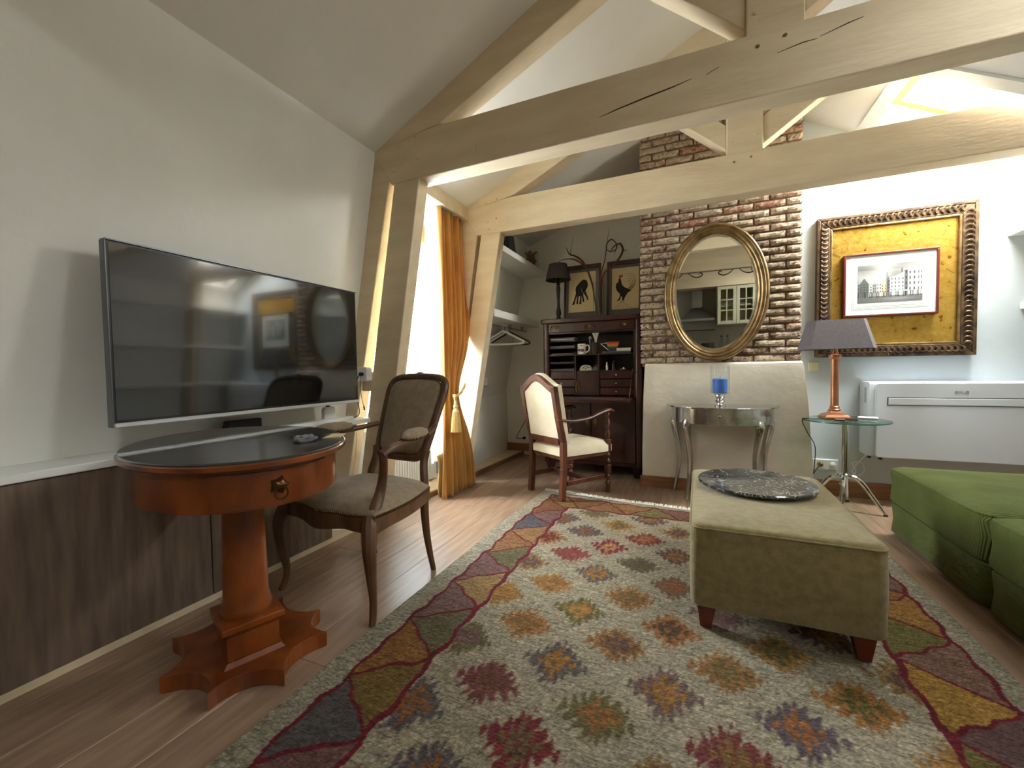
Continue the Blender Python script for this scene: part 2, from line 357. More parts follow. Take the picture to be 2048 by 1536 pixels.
def wmat(o):
    m = o.matrix_basis.copy(); p = o.parent
    while p is not None: m = p.matrix_basis @ m; p = p.parent
    return m
def thing(name, label, cat, loc=(0, 0, 0), rot=0, group=None):
    o = bpy.data.objects.new(name, None); COL.objects.link(o); o.empty_display_size = .1
    o.location = loc; o.rotation_euler = rot if isinstance(rot, tuple) else (0, 0, rot)
    o['label'] = label; o['category'] = cat
    if group: o['group'] = group
    return o
def tag(o, label, cat, group=None):
    o['label'] = label; o['category'] = cat
    if group: o['group'] = group
    return o
def struct(o): o['kind'] = 'structure'; return o
def dup(o, parent=None):
    c = o.copy(); COL.objects.link(c); c.parent = parent
    for ch in [k for k in o.children]: dup(ch, c)
    return c
def world(o, loc):
    """put a one-mesh thing's origin at loc, its vertices being in world space"""
    o.data.transform(Matrix.Translation(-Vector(loc))); o.location = loc; return o
def roundrect(x0, x1, y0, y1, r, n=5):
    out = []
    for cx, cy, a in ((x1-r, y0+r, -PI/2), (x1-r, y1-r, 0), (x0+r, y1-r, PI/2), (x0+r, y0+r, PI)):
        for k in range(n+1):
            t = a+PI/2*k/n; out.append((cx+r*math.cos(t), cy+r*math.sin(t)))
    return out

Y1, Y2, BD = 2.10, 3.20, .13          # the two roof trusses and their depth
YR, YN = 3.83, 4.50                   # far wall right of the chimney, and the niche wall left of it

# ================================================================== SETTING
# floor boards run towards the chimney wall
fl = struct(B().box(-2.45, 2.7, -2.7, 4.7, -.12, -.012).build('floor', FBASE))
px = -2.4; variants = []
row = 0
plank_meshes = {}
while px < 2.6:
    wd = .182; y = -2.65-random.random()*1.6
    while y < 4.55:
        L = random.choice((1.5, 1.9, 2.3)); y1 = min(y+L, 4.6)
        if y1 > -2.6:
            y0 = max(y, -2.65); key = (round(y1-y0, 2))
            if key not in plank_meshes:
                plank_meshes[key] = B().box(0, wd-.0015, 0, y1-y0-.0015, -.0115, 0, .0012).mesh('plank', PLANK)
            o = bpy.data.objects.new('floor_plank', plank_meshes[key]); COL.objects.link(o); o.parent = fl; o.location = (px, y0, 0)
            k = .86+.26*random.random(); o.color = (k*1.02, k, k*.97, 1)
        y = y1+.0001 if y1 < 4.6 else 9
    px += wd; row += 1

def lx(z): return -2.14+.19*(z-.7)           # leaning mansard wall, front bay
def nx(z): return -2.04+.193*(z-.7)          # the same in the far bay
T = .16
struct(B().prism([(lx(.69), .69), (lx(2.37), 2.37), (lx(2.37)-T, 2.5), (lx(.69)-T, .69)], -2.6, Y1+.02).build('wall_left', WALL))
struct(B().box(-2.42, -2.22, -2.6, 1.80, 0, .69).box(-2.42, -2.25, 1.8, Y1+.05, 0, .69).build('wall_left_lower', WALL))
struct(B().prism([(-2.02, 0), (-2.02, .71), (nx(.71), .71), (nx(2.42), 2.42), (nx(2.42)-T, 2.5), (-2.36, .7), (-2.36, 0)], Y2+.06, YN+.1).build('wall_left_niche', WALL))
# dormer between the trusses
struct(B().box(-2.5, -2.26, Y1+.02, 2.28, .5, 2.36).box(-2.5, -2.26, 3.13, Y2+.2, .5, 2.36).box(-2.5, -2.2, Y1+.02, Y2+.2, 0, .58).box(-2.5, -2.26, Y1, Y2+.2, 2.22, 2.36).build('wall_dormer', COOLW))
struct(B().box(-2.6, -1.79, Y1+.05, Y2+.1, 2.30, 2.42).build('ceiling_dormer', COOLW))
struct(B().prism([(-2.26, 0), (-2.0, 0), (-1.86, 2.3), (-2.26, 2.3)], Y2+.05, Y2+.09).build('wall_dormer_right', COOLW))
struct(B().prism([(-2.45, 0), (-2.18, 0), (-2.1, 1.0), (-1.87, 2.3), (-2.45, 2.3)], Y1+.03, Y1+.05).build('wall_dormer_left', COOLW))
# low kerb along the left side, with its wooden nosing beyond the panels
struct(B().hexa([(-2.45,-2.6,0),(-1.942,-2.6,0),(-1.942,2.4,0),(-2.45,2.4,0)], [(-2.45,-2.6,.028),(-1.942,-2.6,.028),(-1.942,2.4,.028),(-2.45,2.4,.028)]).hexa([(-2.3,2.4,0),(-1.925,2.4,0),(-1.835,4.5,0),(-2.3,4.5,0)], [(-2.3,2.4,.04),(-1.925,2.4,.04),(-1.835,4.5,.04),(-2.3,4.5,.04)]).build('trim_1', BEAM))
struct(B().hexa([(-1.925,2.4,0),(-1.905,2.4,0),(-1.815,4.5,0),(-1.835,4.5,0)], [(-1.925,2.4,.036),(-1.905,2.4,.036),(-1.815,4.5,.036),(-1.835,4.5,.036)]).build('trim_2', BBRD))
# far walls
struct(B().prism([(-2.3, 0), (-.3, 0), (-.3, 3.2), (-.9, 3.0), (-2.3, 2.5)], YN, YN+.12).build('wall_back_niche', WALL))
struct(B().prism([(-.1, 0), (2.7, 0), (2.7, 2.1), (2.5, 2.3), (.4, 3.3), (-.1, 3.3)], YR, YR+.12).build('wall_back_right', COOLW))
def rx(z): return 2.36-.17*(z-.7)
struct(B().prism([(2.4, 0), (2.4, .7), (rx(.7), .7), (rx(2.25), 2.25), (rx(2.25)+T, 2.3), (2.62, .7), (2.62, 0)], -2.6, YR+.1).build('wall_right', WALL))
# ceilings
def lc(x): return 3.267+.49*x
struct(B().prism([(-1.99, lc(-1.99)), (.34, lc(.34)), (.34, lc(.34)+.2), (-1.99, lc(-1.99)+.2)], -2.6, Y2+BD-.01).build('ceiling_left', CEIL))
def nc(x): return 2.40+.36*(x+1.712)
struct(B().prism([(-2.1, nc(-2.1)), (.50, nc(.50)), (.50, nc(.50)+.45), (-2.1, nc(-2.1)+.3)], Y2+BD-.02, YN+.1).build('ceiling_left_niche', CEIL))
rc = B(); TH = .2
xs = [.60, 1.16, 2.06, 2.34]; ys = [-2.6, -1.5, -.9, 1.4, 1.85, 3.12, 3.68, YR+.1]
holes = {(1, 1), (1, 3), (1, 5)}  # the hole over the kitchen is added for the fill light
for i in range(3):
    for j in range(7):
        if (i, j) in holes: continue
        a, b, c, d = xs[i], xs[i+1], ys[j], ys[j+1]
        rc.prism([(a, rslope(a)), (b, rslope(b)), (b+TH*nrm.x*(1 if i < 2 else 1), rslope(b)+TH*nrm.z), (a+TH*nrm.x, rslope(a)+TH*nrm.z)], c, d, 'y')
rc.prism([(.32, lc(.33)-.0), (.60, rslope(.60)), (.75, rslope(.60)+.15), (.34, lc(.33)+.22)], -2.6, YR+.1, 'y')
struct(rc.build('ceiling_right', CEIL))
# baseboards
bb = B(); bb.box(-2.02, -1.3, YN-.02, YN, .04, .13); struct(bb.build('baseboard_niche', BBRD, bevel=.003))
struct(B().box(.81, 2.4, YR-.018, YR, 0, .12).build('baseboard_back', BBRD, bevel=.003))
struct(B().box(-.40, .83, 3.585, 3.604, 0, .095).build('baseboard_chimney', BBRD, bevel=.003))

# ------------------------------------------------------------------ chimney breast
ch = bpy.data.objects.new('wall_chimney', None); COL.objects.link(ch); ch.location = (.18, 3.65, 0); struct(ch)
def brickx(z): return (-.395, .735+.0*z)
top = lambda x: min(nc(x), rslope(x))
B().prism([(-.385, 1.0), (.733, 1.0), (.733, top(.733)+.03), (.34, top(.34)+.02), (-.385, top(-.385)+.03)], 3.668, YN, 'y').build('mortar_core', MORT, ch, w=True)
# plaster base, a little proud and flaring downwards, rounded upper edge
pb = B(); fr = 3.604
ring = lambda z, l, r, f: [(l, f, z), (r, f, z), (r, YN, z), (l, YN, z)]
lev = [(0, -.385, .815, fr), (.3, -.383, .80, fr), (.7, -.375, .775, fr+.004), (.98, -.362, .748, fr+.008), (1.012, -.36, .742, fr+.014), (1.025, -.355, .735, fr+.03)]
vs = []; [vs.extend(ring(*q)) for q in lev]
fs = [(4*i+k, 4*i+(k+1) % 4, 4*i+4+(k+1) % 4, 4*i+4+k) for i in range(len(lev)-1) for k in range(4)]+[(3, 2, 1, 0), tuple(4*(len(lev)-1)+k for k in range(4))]
pb.add(vs, fs); pb.build('plaster_base', PLAST, ch, w=True, smooth=True, ang=.5)
def brick_mesh(L, H=.043, D=.06):
    b = B(); nu, nv = 6, 3
    def fn(u, v):
        ex = min(u, 1-u)*nu; ez = min(v, 1-v)*nv; edge = (ex < .5) or (ez < .5)
        return (u*L+(random.random()-.5)*.004, (.010 if edge else 0)+random.random()*.006, v*H+(random.random()-.5)*.004)
    b.grid(fn, nu, nv); n = nu+1
    border = [i for i in range(n)]+[j*n+nu for j in range(1, nv+1)]+[nv*n+i for i in range(nu-1, -1, -1)]+[j*n for j in range(nv-1, 0, -1)]
    o = len(b.v)
    for i in border: x, y, z = b.v[i]; b.v.append((x, D, z))
    k = len(border)
    for i in range(k): b.f.append((border[i], o+i, o+(i+1) % k, border[(i+1) % k]))
    return b.mesh('brick', BRICK)
full = [brick_mesh(.196) for _ in range(8)]; half = [brick_mesh(.092) for _ in range(3)]; q3 = [brick_mesh(.143) for _ in range(3)]
z = 1.028; r_ = 0
while z < 3.1:
    x = -.398 + (0 if r_ % 2 == 0 else .0)
    seq = []
    first = True
    while x < .70:
        if first and r_ % 2: m, L = random.choice(half), .092
        elif x+.196 > .752: 
            rem = .742-x
            if rem > .135: m, L = random.choice(q3), .143
            elif rem > .07: m, L = random.choice(half), .092
            else: break
        else: m, L = random.choice(full), .196
        first = False
        zt = top(x+L/2)
        if z+.03 < zt:
            o = bpy.data.objects.new('brick', m); COL.objects.link(o); o.parent = ch
            o.location = Vector((x, 3.644+random.random()*.006, z+(random.random()-.5)*.004))-Vector(ch.location)
            o.rotation_euler = ((random.random()-.5)*.03, (random.random()-.5)*.022, (random.random()-.5)*.02)
            hz = z-1.0; rd = random.random()
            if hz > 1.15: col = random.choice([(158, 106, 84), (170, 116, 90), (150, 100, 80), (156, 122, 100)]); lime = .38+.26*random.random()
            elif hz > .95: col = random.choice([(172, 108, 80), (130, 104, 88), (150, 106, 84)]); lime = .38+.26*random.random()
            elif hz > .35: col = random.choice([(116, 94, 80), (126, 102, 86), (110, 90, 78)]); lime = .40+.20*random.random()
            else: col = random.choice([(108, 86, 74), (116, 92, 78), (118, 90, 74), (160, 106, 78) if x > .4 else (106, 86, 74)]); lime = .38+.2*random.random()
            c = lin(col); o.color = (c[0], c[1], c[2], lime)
        x += L+.013
    z += .0575; r_ += 1

# ------------------------------------------------------------------ roof trusses
def truss(y, label, foot_l, seams):
    t = thing('roof_truss', label, 'roof truss', (.32, y, 0), 0, 'cream painted roof trusses')
    yb = y+BD
    pr = lambda poly, nm, a=y, b=yb, m=BEAM, **k: B().prism(poly, a, b).build(nm, m, t, w=True, bevel=.006, **k)
    pr([(-1.70, 2.15), (2.12, 2.15), (2.06, 2.41), (-1.4, 2.425), (-1.84, 2.37)], 'tie_beam', y, yb)
    pr([(.215, 2.41), (.43, 2.41), (.43, 3.24), (.33, 3.42), (.215, 3.37)], 'king_post', y+.003, yb-.003)
    # principal rafters follow the ceiling
    pr([(-1.85, 2.36), (-1.4, 2.41), (-1.342, 2.44), (.215, 3.20), (.215, 3.36), (0, lc(0)+.02), (-1.85, lc(-1.85)+.02)][0:1]+[(-1.342, 2.44), (.215, 3.16), (.215, lc(.215)+.01), (-1.85, lc(-1.85)+.01)], 'rafter', y+.004, yb-.004)
    if y < 2.5: pr([(.43, 2.84), (1.25, 2.405), (2.06, 2.16), (2.06, rslope(2.06)+.01), (.43, rslope(.43)+.01)], 'rafter', y+.004, yb-.004)
    pr([(.215, 2.45), (.215, 2.62), (-.30, 3.09), (-.42, 3.0)], 'brace', y+.012, yb-.012)
    pr([(.43, 2.45), (.43, 2.63), (.80, 2.90), (.90, 2.78)], 'brace', y+.012, yb-.012)
    xl0, xl1 = foot_l
    pr([(-1.494, 2.17), (xl1, .03), (xl0, .03), (-1.68, 2.17)] if y < 2.5 else [(-1.471, 2.17), (xl1, .04), (xl0, .04), (-1.654, 2.17)], 'post', y+.004, yb-.03)
    if y < 2.5:
        pr([(-1.725, 2.17), (-1.725-.2135*2.14, .03), (-2.27, .03), (-2.27, .8), (-1.86, 2.36), (-1.70, 2.36), (-1.66, 2.17)], 'strut', y+.006, yb-.035)
        pr([(-1.77, 1.0), (-1.70, 1.0), (-1.74, .87), (-2.0, .87), (-1.97, 1.0)], 'knee_rail', y+.02, yb-.045)
    else:
        pr([(-1.693, 2.17), (-1.80, 1.50), (-1.79, 1.44), (-1.97, .04), (-2.12, .04), (-1.85, 2.36), (-1.66, 2.36), (-1.655, 2.17)], 'strut', y+.006, yb-.035)
    # right-hand post, mostly out of the picture
    pr([(1.95, 2.17), (2.14, 2.17), (2.36, .03), (2.2, .03)], 'post', y+.004, yb-.03)
    # trenails
    for (px_, pz) in seams:
        B().lathe([(.009, -.006), (.009, .004), (.006, .006)], n=10).xf(Matrix.Translation((px_, y-.001, pz)) @ Matrix.Rotation(PI/2, 4, 'X')).build('trenail', BEAM, t, w=True)
    # joint pegs at the king post
    for (px_, pz) in ((.26, 2.36), (.36, 2.375), (.25, 2.50), (.38, 2.52)):
        B().lathe([(.007, -.006), (.007, .002), (.004, .003)], n=8).xf(Matrix.Translation((px_, y-.001, pz)) @ Matrix.Rotation(PI/2, 4, 'X')).build('peg', PEG if pz < 2.45 else BEAM, t, w=True)
    return t
t1 = truss(Y1, 'nearer cream painted roof truss with cracks in its tie beam', (-2.07, -1.87), [(-1.63, 2.36), (-1.52, 2.40), (-1.68, 2.235), (-1.58, 2.245), (-1.50, 2.265)])
t2 = truss(Y2, 'farther cream painted roof truss in front of the brick chimney', (-2.03, -1.86), [(-1.60, 2.41), (-1.50, 2.43), (-1.70, 2.235), (-1.59, 2.25), (-1.51, 2.27), (-1.58, 2.19)])
# drying cracks in the nearer tie beam: thin dark wedges let into its face
def crack(pts, wd, y=Y1):
    b = B(); n = len(pts)
    vs = []
    for i, (x, z) in enumerate(pts):
        w_ = wd*math.sin(PI*(i+.25)/(n-.5)); vs += [(x, y-.0012, z-w_/2), (x, y-.0012, z+w_/2)]
    vb = [(p[0], y+.004, p[2]) for p in vs]
    m = len(vs); fs = [(2*i, 2*i+2, 2*i+3, 2*i+1) for i in range(n-1)]
    fs += [(2*i, 2*i+2, m+2*i+2, m+2*i) for i in range(n-1)]+[(2*i+1, 2*i+3, m+2*i+3, m+2*i+1) for i in range(n-1)]
    b.add(vs+vb, fs); return b
for pts, wd in (([(-.42, 2.233), (-.33, 2.25), (-.2, 2.27), (-.08, 2.285), (.0, 2.3)], .007), ([(.06, 2.30), (.11, 2.318)], .004), ([(.33, 2.31), (.42, 2.325), (.47, 2.325)], .004), ([(.48, 2.33), (.57, 2.352), (.62, 2.36)], .004), ([(-1.1, 2.2), (-1.105, 2.26)], .003)):
    crack(pts, wd).build('crack', BEAMD, t1, w=True)

# pelmet board over the dormer
struct(B().box(-1.80, -1.775, Y1+BD-.03, Y2+.02, 2.293, 2.40).build('trim_3', BEAM, bevel=.004))

# ------------------------------------------------------------------ dormer window
wo = bpy.data.objects.new('window_1', None); COL.objects.link(wo); wo.location = (-2.24, 2.7, .6); struct(wo)
fb = B()
for a in ((2.28, 2.33, .58, 2.22), (3.08, 3.13, .58, 2.22)): fb.box(-2.30, -2.22, a[0], a[1], a[2], a[3], .004)
fb.box(-2.30, -2.22, 2.33, 3.08, .58, .64, .004).box(-2.30, -2.22, 2.33, 3.08, 2.16, 2.22, .004)
fb.build('window_frame', WHITE, wo, w=True)
sb = B()
for a, b in ((2.335, 2.70), (2.71, 3.075)):
    sb.box(-2.275, -2.225, a, a+.05, .645, 2.155, .003).box(-2.275, -2.225, b-.05, b, .645, 2.155, .003)
    for z0 in (.645, 1.30, 1.76, 2.105): sb.box(-2.27, -2.23, a+.05, b-.05, z0, z0+(.05 if z0 in (.645, 2.105) else .03), .003)
sb.build('sash', WHITE, wo, w=True)
for a, b in ((2.385, 2.65), (2.76, 3.025)):
    B().box(-2.252, -2.248, a, b, .69, 2.11).build('pane', GLASS, wo, w=True)
for z0 in (.9, 1.5, 2.0):
    B().lathe([(.007, 0), (.007, .07)], c=(-2.222, 3.085, z0), n=8).build('hinge', WHITE, wo, w=True)
struct(B().box(-2.3, -2.13, 2.22, 3.2, .565, .595, .004).build('trim_4', WHITE))

# ------------------------------------------------------------------ skylights in the right slope
def skylight(nm, x0, x1, y0, y1, trimboards):
    s = bpy.data.objects.new(nm, None); COL.objects.link(s); s.location = ((x0+x1)/2, (y0+y1)/2, rslope((x0+x1)/2)); struct(s)
    def P(x, y, h): return (x+nrm.x*h, y, rslope(x)+nrm.z*h)
    def slab(b, xa, xb, ya, yb, ha, hb):
        b.hexa([P(xa, ya, ha), P(xb, ya, ha), P(xb, yb, ha), P(xa, yb, ha)], [P(xa, ya, hb), P(xb, ya, hb), P(xb, yb, hb), P(xa, yb, hb)])
    b = B(); slab(b, x0, x0+.05, y0, y1, .12, .2); slab(b, x1-.05, x1, y0, y1, .12, .2); slab(b, x0+.05, x1-.05, y0, y0+.05, .12, .2); slab(b, x0+.05, x1-.05, y1-.05, y1, .12, .2)
    b.build('wooden_frame', WOODF, s, w=True)
    b = B(); slab(b, x0+.05, x1-.05, y0+.05, y1-.05, .165, .17); b.build('pane', GLASS, s, w=True)
    b = B()
    if trimboards:
        slab(b, x0-.075, x0-.002, y0-.14, y1+.07, -.018, -.001); slab(b, x0-.002, x1, y0-.14, y0-.055, -.018, -.001)
    b.v and b.build('trim_board', WHITE, s, w=True)
    b = B(); b.tube([P(x0+.1, y1-.11, .14), P(x0+.16, y1-.12, .08)], .003, 6); b.build('pull_cord', WHITE, s, w=True)
skylight('window_2', 1.16, 2.06, 3.17, 3.64, True)
skylight('window_3', 1.16, 2.06, 1.4, 1.85, False)
skylight('window_added', 1.16, 2.06, -1.5, -.9, False)  # made-up skylight, added to house the kitchen fill light

# ================================================================== TV WALL
# ledge and laminate cupboard fronts under it
lg = struct(B().box(-2.30, -1.925, -2.6, Y1+.02, .672, .700, .003).build('trim_5', WHITE))
yb_ = [-1.2, 1.121, 1.783]
for i in range(1, len(yb_)):
    a, b = yb_[i-1], yb_[i]
    p = thing('cupboard_front', ['wide grey brown laminate cupboard front left of the seam', 'narrow grey brown laminate cupboard front ending near the armchair'][i-1], 'cupboard', (-1.96, (a+b)/2, .03), 0, 'laminate cupboard fronts under the ledge')
    B().box(-2.2, -1.94, a+.002, b-.002, .03, .670, .002).build('door', LAMI, p, w=True)
tv = thing('television', 'large flat television with a silver lower edge on the left wall', 'television', (-1.86, 1.35, .83), math.radians(0))
def cx(yy, z):  # slight curve towards the room at both ends
    return -1.868
B().box(-1.895, -1.862, .772, 1.94, .828, 1.476, .004).build('bezel', BLACK, tv, w=True)
B().box(-1.8615, -1.8600, .782, 1.93, .842, 1.466).build('screen', SCREEN, tv, w=True)
B().box(-1.888, -1.853, .772, 1.94, .816, .8325, .003).build('silver_strip', SILV, tv, w=True)
B().box(-1.890, -1.857, .7695, .7745, .818, 1.474, .001).box(-1.890, -1.857, .772, 1.94, 1.4735, 1.4785, .001).build('side_trim', M('dark_steel_trim', (96, 100, 104), rough=.3, metal=.6), tv, w=True)
B().box(-2.06, -1.89, 1.15, 1.45, .95, 1.3, .01).build('wall_bracket', BLACK, tv, w=True)
B().box(-1.94, -1.895, .95, 1.65, .87, 1.2, .02).build('back_housing', BLACK, tv, w=True)
# things on the ledge
o = tag(world(B().box(-1.995, -1.94, 1.30, 1.98, .7005, .724, .004).build('white_bar', WHITE), (-1.965, 1.6, .70)), 'long flat white bar lying on the ledge under the television', 'cable duct')
o = tag(world(B().prism([(1.235, .701), (1.42, .701), (1.42, .775), (1.26, .775)], -2.05, -2.005, 'x').build('set_top_box', BLACK, bevel=.004), (-2.03, 1.33, .70)), 'black set top box standing on the ledge under the television', 'electronics')
rt_ = thing('router', 'small white rounded box standing on the ledge near the armchair', 'router', (-2.02, 1.86, .70))
B().prism(roundrect(1.815, 1.905, .702, .792, .02), -2.035, -2.01, 'x').build('case', WHITE, rt_, w=True, bevel=.003)
tag(world(B().tube([(-2.045, 1.83, .715), (-2.06, 1.74, .705), (-2.05, 1.62, .712), (-2.03, 1.52, .706), (-2.06, 1.44, .704)], .0035, 6).build('black_cable', CABLEB), (-2.04, 1.8, .70)), 'thin black cable lying along the ledge behind the white bar', 'cable')
fg = thing('star_ornament', 'small black star shaped ornament above the white rounded box', 'ornament', (-2.0, 1.85, .79))
b = B()
for k in range(6):
    a = k*PI/3+.3; b.tube([(-2.022, 1.853, .80), (-2.022+.01*math.sin(k), 1.853+.03*math.cos(a), .808+.026*abs(math.sin(a)))], [.006, .002], 6)
b.lathe([(.012, 0), (.009, .02), (.003, .04)], c=(-2.022, 1.853, .7925), n=8)
b.build('leaf', BLACK, fg, w=True)
# surface mounted socket on the post, its plug and cables
sk_ = thing('socket_box', 'white surface mounted socket box on the post beside the television', 'socket', (-1.95, 2.07, .98))
B().prism(roundrect(-2.004, -1.90, .938, 1.03, .012), 2.055, Y1+.004, 'y').build('case', WHITE, sk_, w=True, bevel=.003)
B().lathe([(.012, 0), (.012, .02)], n=12).xf(Matrix.Translation((-1.935, 2.056, .985)) @ Matrix.Rotation(PI/2, 4, 'X')).build('plug', BLACK, sk_, w=True)
tag(world(B().tube([(-1.938, 2.035, .98), (-1.955, 2.03, .95), (-1.97, 2.04, .85), (-1.975, 2.06, .73), (-1.985, 2.0, .706), (-2.0, 1.93, .704)], .003, 6).build('power_cable', CABLEB), (-1.94, 2.04, .98)), 'black power cable hanging from the socket box down to the ledge', 'cable')
tag(world(B().tube([(-1.932, 2.035, .98), (-1.93, 2.03, .9), (-1.925, 2.035, .83), (-1.915, 2.04, .775)], .002, 6).tube([(-1.915, 2.04, .78), (-1.912, 2.041, .755)], [.005, .004], 6).build('charger_lead', CABLEB), (-1.93, 2.04, .98)), 'thin black lead with a loose plug dangling from the socket box', 'cable')
tag(world(B().tube([(-1.98, 2.04, .66), (-2.0, 2.05, .5), (-2.03, 2.04, .25), (-2.02, 2.0, .06), (-1.99, 1.93, .032), (-2.03, 1.85, .031), (-2.09, 1.83, .031)], .003, 6).build('white_cable', WHITE), (-2.0, 2.0, .03)), 'thin white cable lying on the kerb below the ledge', 'cable')

# ================================================================== OVAL PEDESTAL TABLE
TX, TY = -1.42, .925
tb = thing('pedestal_table', 'cherry wood pedestal table with an oval black top and scalloped base', 'table', (TX, TY, 0), -.38)
A_, B_ = .435, .313
def el(a, b, n=48): return [(a*math.cos(2*PI*k/n), b*math.sin(2*PI*k/n)) for k in range(n)]
B().lathe([(.985, .748), (1, .752), (1, .763), (.99, .766)], n=64, sx=A_, sy=B_).build('tabletop', CHER, tb, smooth=True)
B().lathe([(.988, .7655), (.988, .770), (.980, .773)], n=64, sx=A_, sy=B_).build('black_inlay', BLKF, tb, smooth=True, label='dark inlaid writing surface under glass')
B().lathe([(.90, .632), (.90, .749)], n=64, sx=A_, sy=B_).build('apron', CHER, tb, smooth=True)
# drawer let into the apron: a curved front between two fine joints
def arc_front(a0, a1, r, z0, z1, th):
    b = B(); n = 18; vs = []
    for i in range(n+1):
        t = a0+(a1-a0)*i/n
        for rr in (r, r+th):
            for z in (z0, z1): vs.append((rr*A_*math.cos(t), rr*B_*math.sin(t), z))
    fs = []
    for i in range(n):
        a = 4*i; fs += [(a, a+1, a+5, a+4), (a+2, a+6, a+7, a+3), (a, a+4, a+6, a+2), (a+1, a+3, a+7, a+5)]
    fs += [(0, 2, 3, 1), (4*n, 4*n+1, 4*n+3, 4*n+2)]; return b.add(vs, fs)
dr = arc_front(-.53, .60, .9, .638, .734, .012).build('drawer', CHER, tb, smooth=True)
tp = .03; pxx, pyy = .915*A_*math.cos(tp), .915*B_*math.sin(tp); nv = Vector((math.cos(tp)/A_, math.sin(tp)/B_, 0)).normalized()
pm = Matrix.Translation((pxx, pyy, .692)) @ nv.to_track_quat('Z', 'Y').to_matrix().to_4x4()
B().lathe([(.001, -.002), (.022, -.002), (.022, .004), (.017, .009), (.01, .014), (.001, .016)], n=10, mod=lambda t, z: 1+.18*math.cos(5*t), cap=False).xf(pm).build('lion_mask', NAIL, dr, smooth=True)
rg = B(); rg.tube([(nv.x*.016+pxx+math.cos(k*PI/6)*.017*-nv.y, nv.y*.016+pyy+math.cos(k*PI/6)*.017*nv.x, .672+math.sin(k*PI/6)*.017) for k in range(12)], .0026, 6, smooth=1, closed=True)
rg.build('ring_pull', NAIL, dr, smooth=True)
# pedestal (un-rotated with respect to the room)
RI = Matrix.Rotation(.38, 4, 'Z')
B().lathe([(.074, .185), (.078, .20), (.074, .212), (.068, .24), (.060, .60), (.060, .64)], n=32).build('column', CHER, tb, smooth=True)
B().hexa([(-.10,-.09,.055),(.10,-.09,.055),(.10,.09,.055),(-.10,.09,.055)], [(-.088,-.078,.07),(.088,-.078,.07),(.088,.078,.07),(-.088,.078,.07)]).box(-.086, .086, -.076, .076, .07, .150, .002).hexa([(-.086,-.076,.15),(.086,-.076,.15),(.086,.076,.15),(-.086,.076,.15)], [(-.102,-.092,.165),(.102,-.092,.165),(.102,.092,.165),(-.102,.092,.165)]).box(-.102, .102, -.092, .092, .165, .186, .003).build('plinth_block', CHER, tb)
q = RI
cus = [(.103,-.196),(.23,-.04),(.195,.16),(.055,.255),(-.17,.265),(-.30,.12),(-.295,-.08),(-.11,-.212)]
outl = []
for i in range(8):
    a = Vector(cus[i]); c = Vector(cus[(i+1) % 8]); mid = (a+c)/2; inw = -mid.normalized()*((a-c).length*.24)
    for k in range(9):
        t = k/9; p = a*(1-t)+c*t+inw*math.sin(PI*t)**.8; outl.append((p.x, p.y))
B().prism([(x*.985, y*.985) for x, y in outl], 0, .004, 'z').prism(outl, .004, .056, 'z').xf(q).build('scalloped_base', CHER, tb, bevel=.002)
pp = thing('folded_note', 'small folded paper note lying on the dark tabletop', 'paper', (-1.17, 1.09, .7735), .5)
B().hexa([(-.02,-.045,0),(.035,-.035,0),(.03,.05,0),(-.015,.045,0)], [(-.02,-.045,.001),(.035,-.035,.004),(.03,.05,.001),(-.015,.045,.003)]).build('sheet', PAPER, pp)
tg = thing('tangled_earphones', 'small pale tangled knot beside the note on the dark tabletop', 'cord', (-1.19, 1.00, .7735))
b = B()
for k in range(5):
    cx_, cy_ = random.uniform(-.035, .035), random.uniform(-.03, .03)
    b.tube([(cx_+.018*math.cos(t*1.05+k), cy_+.03*math.sin(t*1.05), .006+.003*math.sin(t*2+k)) for t in range(6)], .006, 6, closed=True)
b.build('coil', GRAYP, tg, smooth=True)

# ================================================================== TAUPE ARMCHAIR
ac = thing('upholstered_armchair', 'walnut armchair with taupe upholstery beside the oval table', 'chair', (-1.425, 1.50, 0), math.radians(-5.6))
def leg(nm, pts, r, th, flat=1, m=WALN, n=10): return B().tube(pts, r, n, 5, flat).build(nm, m, th, smooth=True)
for s in (1, -1):
    leg('leg', [(s*.262,-.20,.42),(s*.275,-.215,.38),(s*.292,-.235,.31),(s*.290,-.228,.20),(s*.280,-.212,.09),(s*.290,-.225,.025),(s*.297,-.237,.0)], [.03,.034,.028,.021,.015,.014,.012], ac)
    leg('leg', [(s*.195,.205,.42),(s*.20,.195,.32),(s*.205,.20,.20),(s*.212,.215,.09),(s*.205,.245,.0)], [.022,.021,.018,.015,.013], ac)
def sring(ex=0, wf=.30, wb=.215):
    pts = []
    for k in range(13):
        u = -1+2*k/12; pts.append((u*(wf+ex), -.235-ex-.018*math.cos(u*PI*1.0)-.006*math.cos(3*PI*u)))
    for k in range(1, 9):
        t = k/8; pts.append(((wf+ex)*(1-t)+(wb+ex)*t+.03*math.sin(PI*t), -.235+t*.455))
    for k in range(1, 8):
        u = 1-2*k/8; pts.append((u*(wb+ex), .22+ex+.02*(1-u*u)))
    for k in range(0, 8):
        t = 1-k/8; pts.append((-((wf+ex)*(1-t)+(wb+ex)*t+.03*math.sin(PI*t)), -.235+t*.455))
    return pts
o1 = sring(.0); rail = B(); n = len(o1)
rv = []
for i, (x, y) in enumerate(o1):
    front = max(0, (-.15-y)/.1); dip = .018*math.cos(x*9.5)*min(1, front) if front > 0 else 0
    rv.append((x, y, .365-abs(dip)*1.0))
top_ = [(x, y, .418) for x, y in o1]; inn = [(x*.9, y*.9, .37) for x, y in o1]; innt = [(x*.9, y*.9, .418) for x, y in o1]
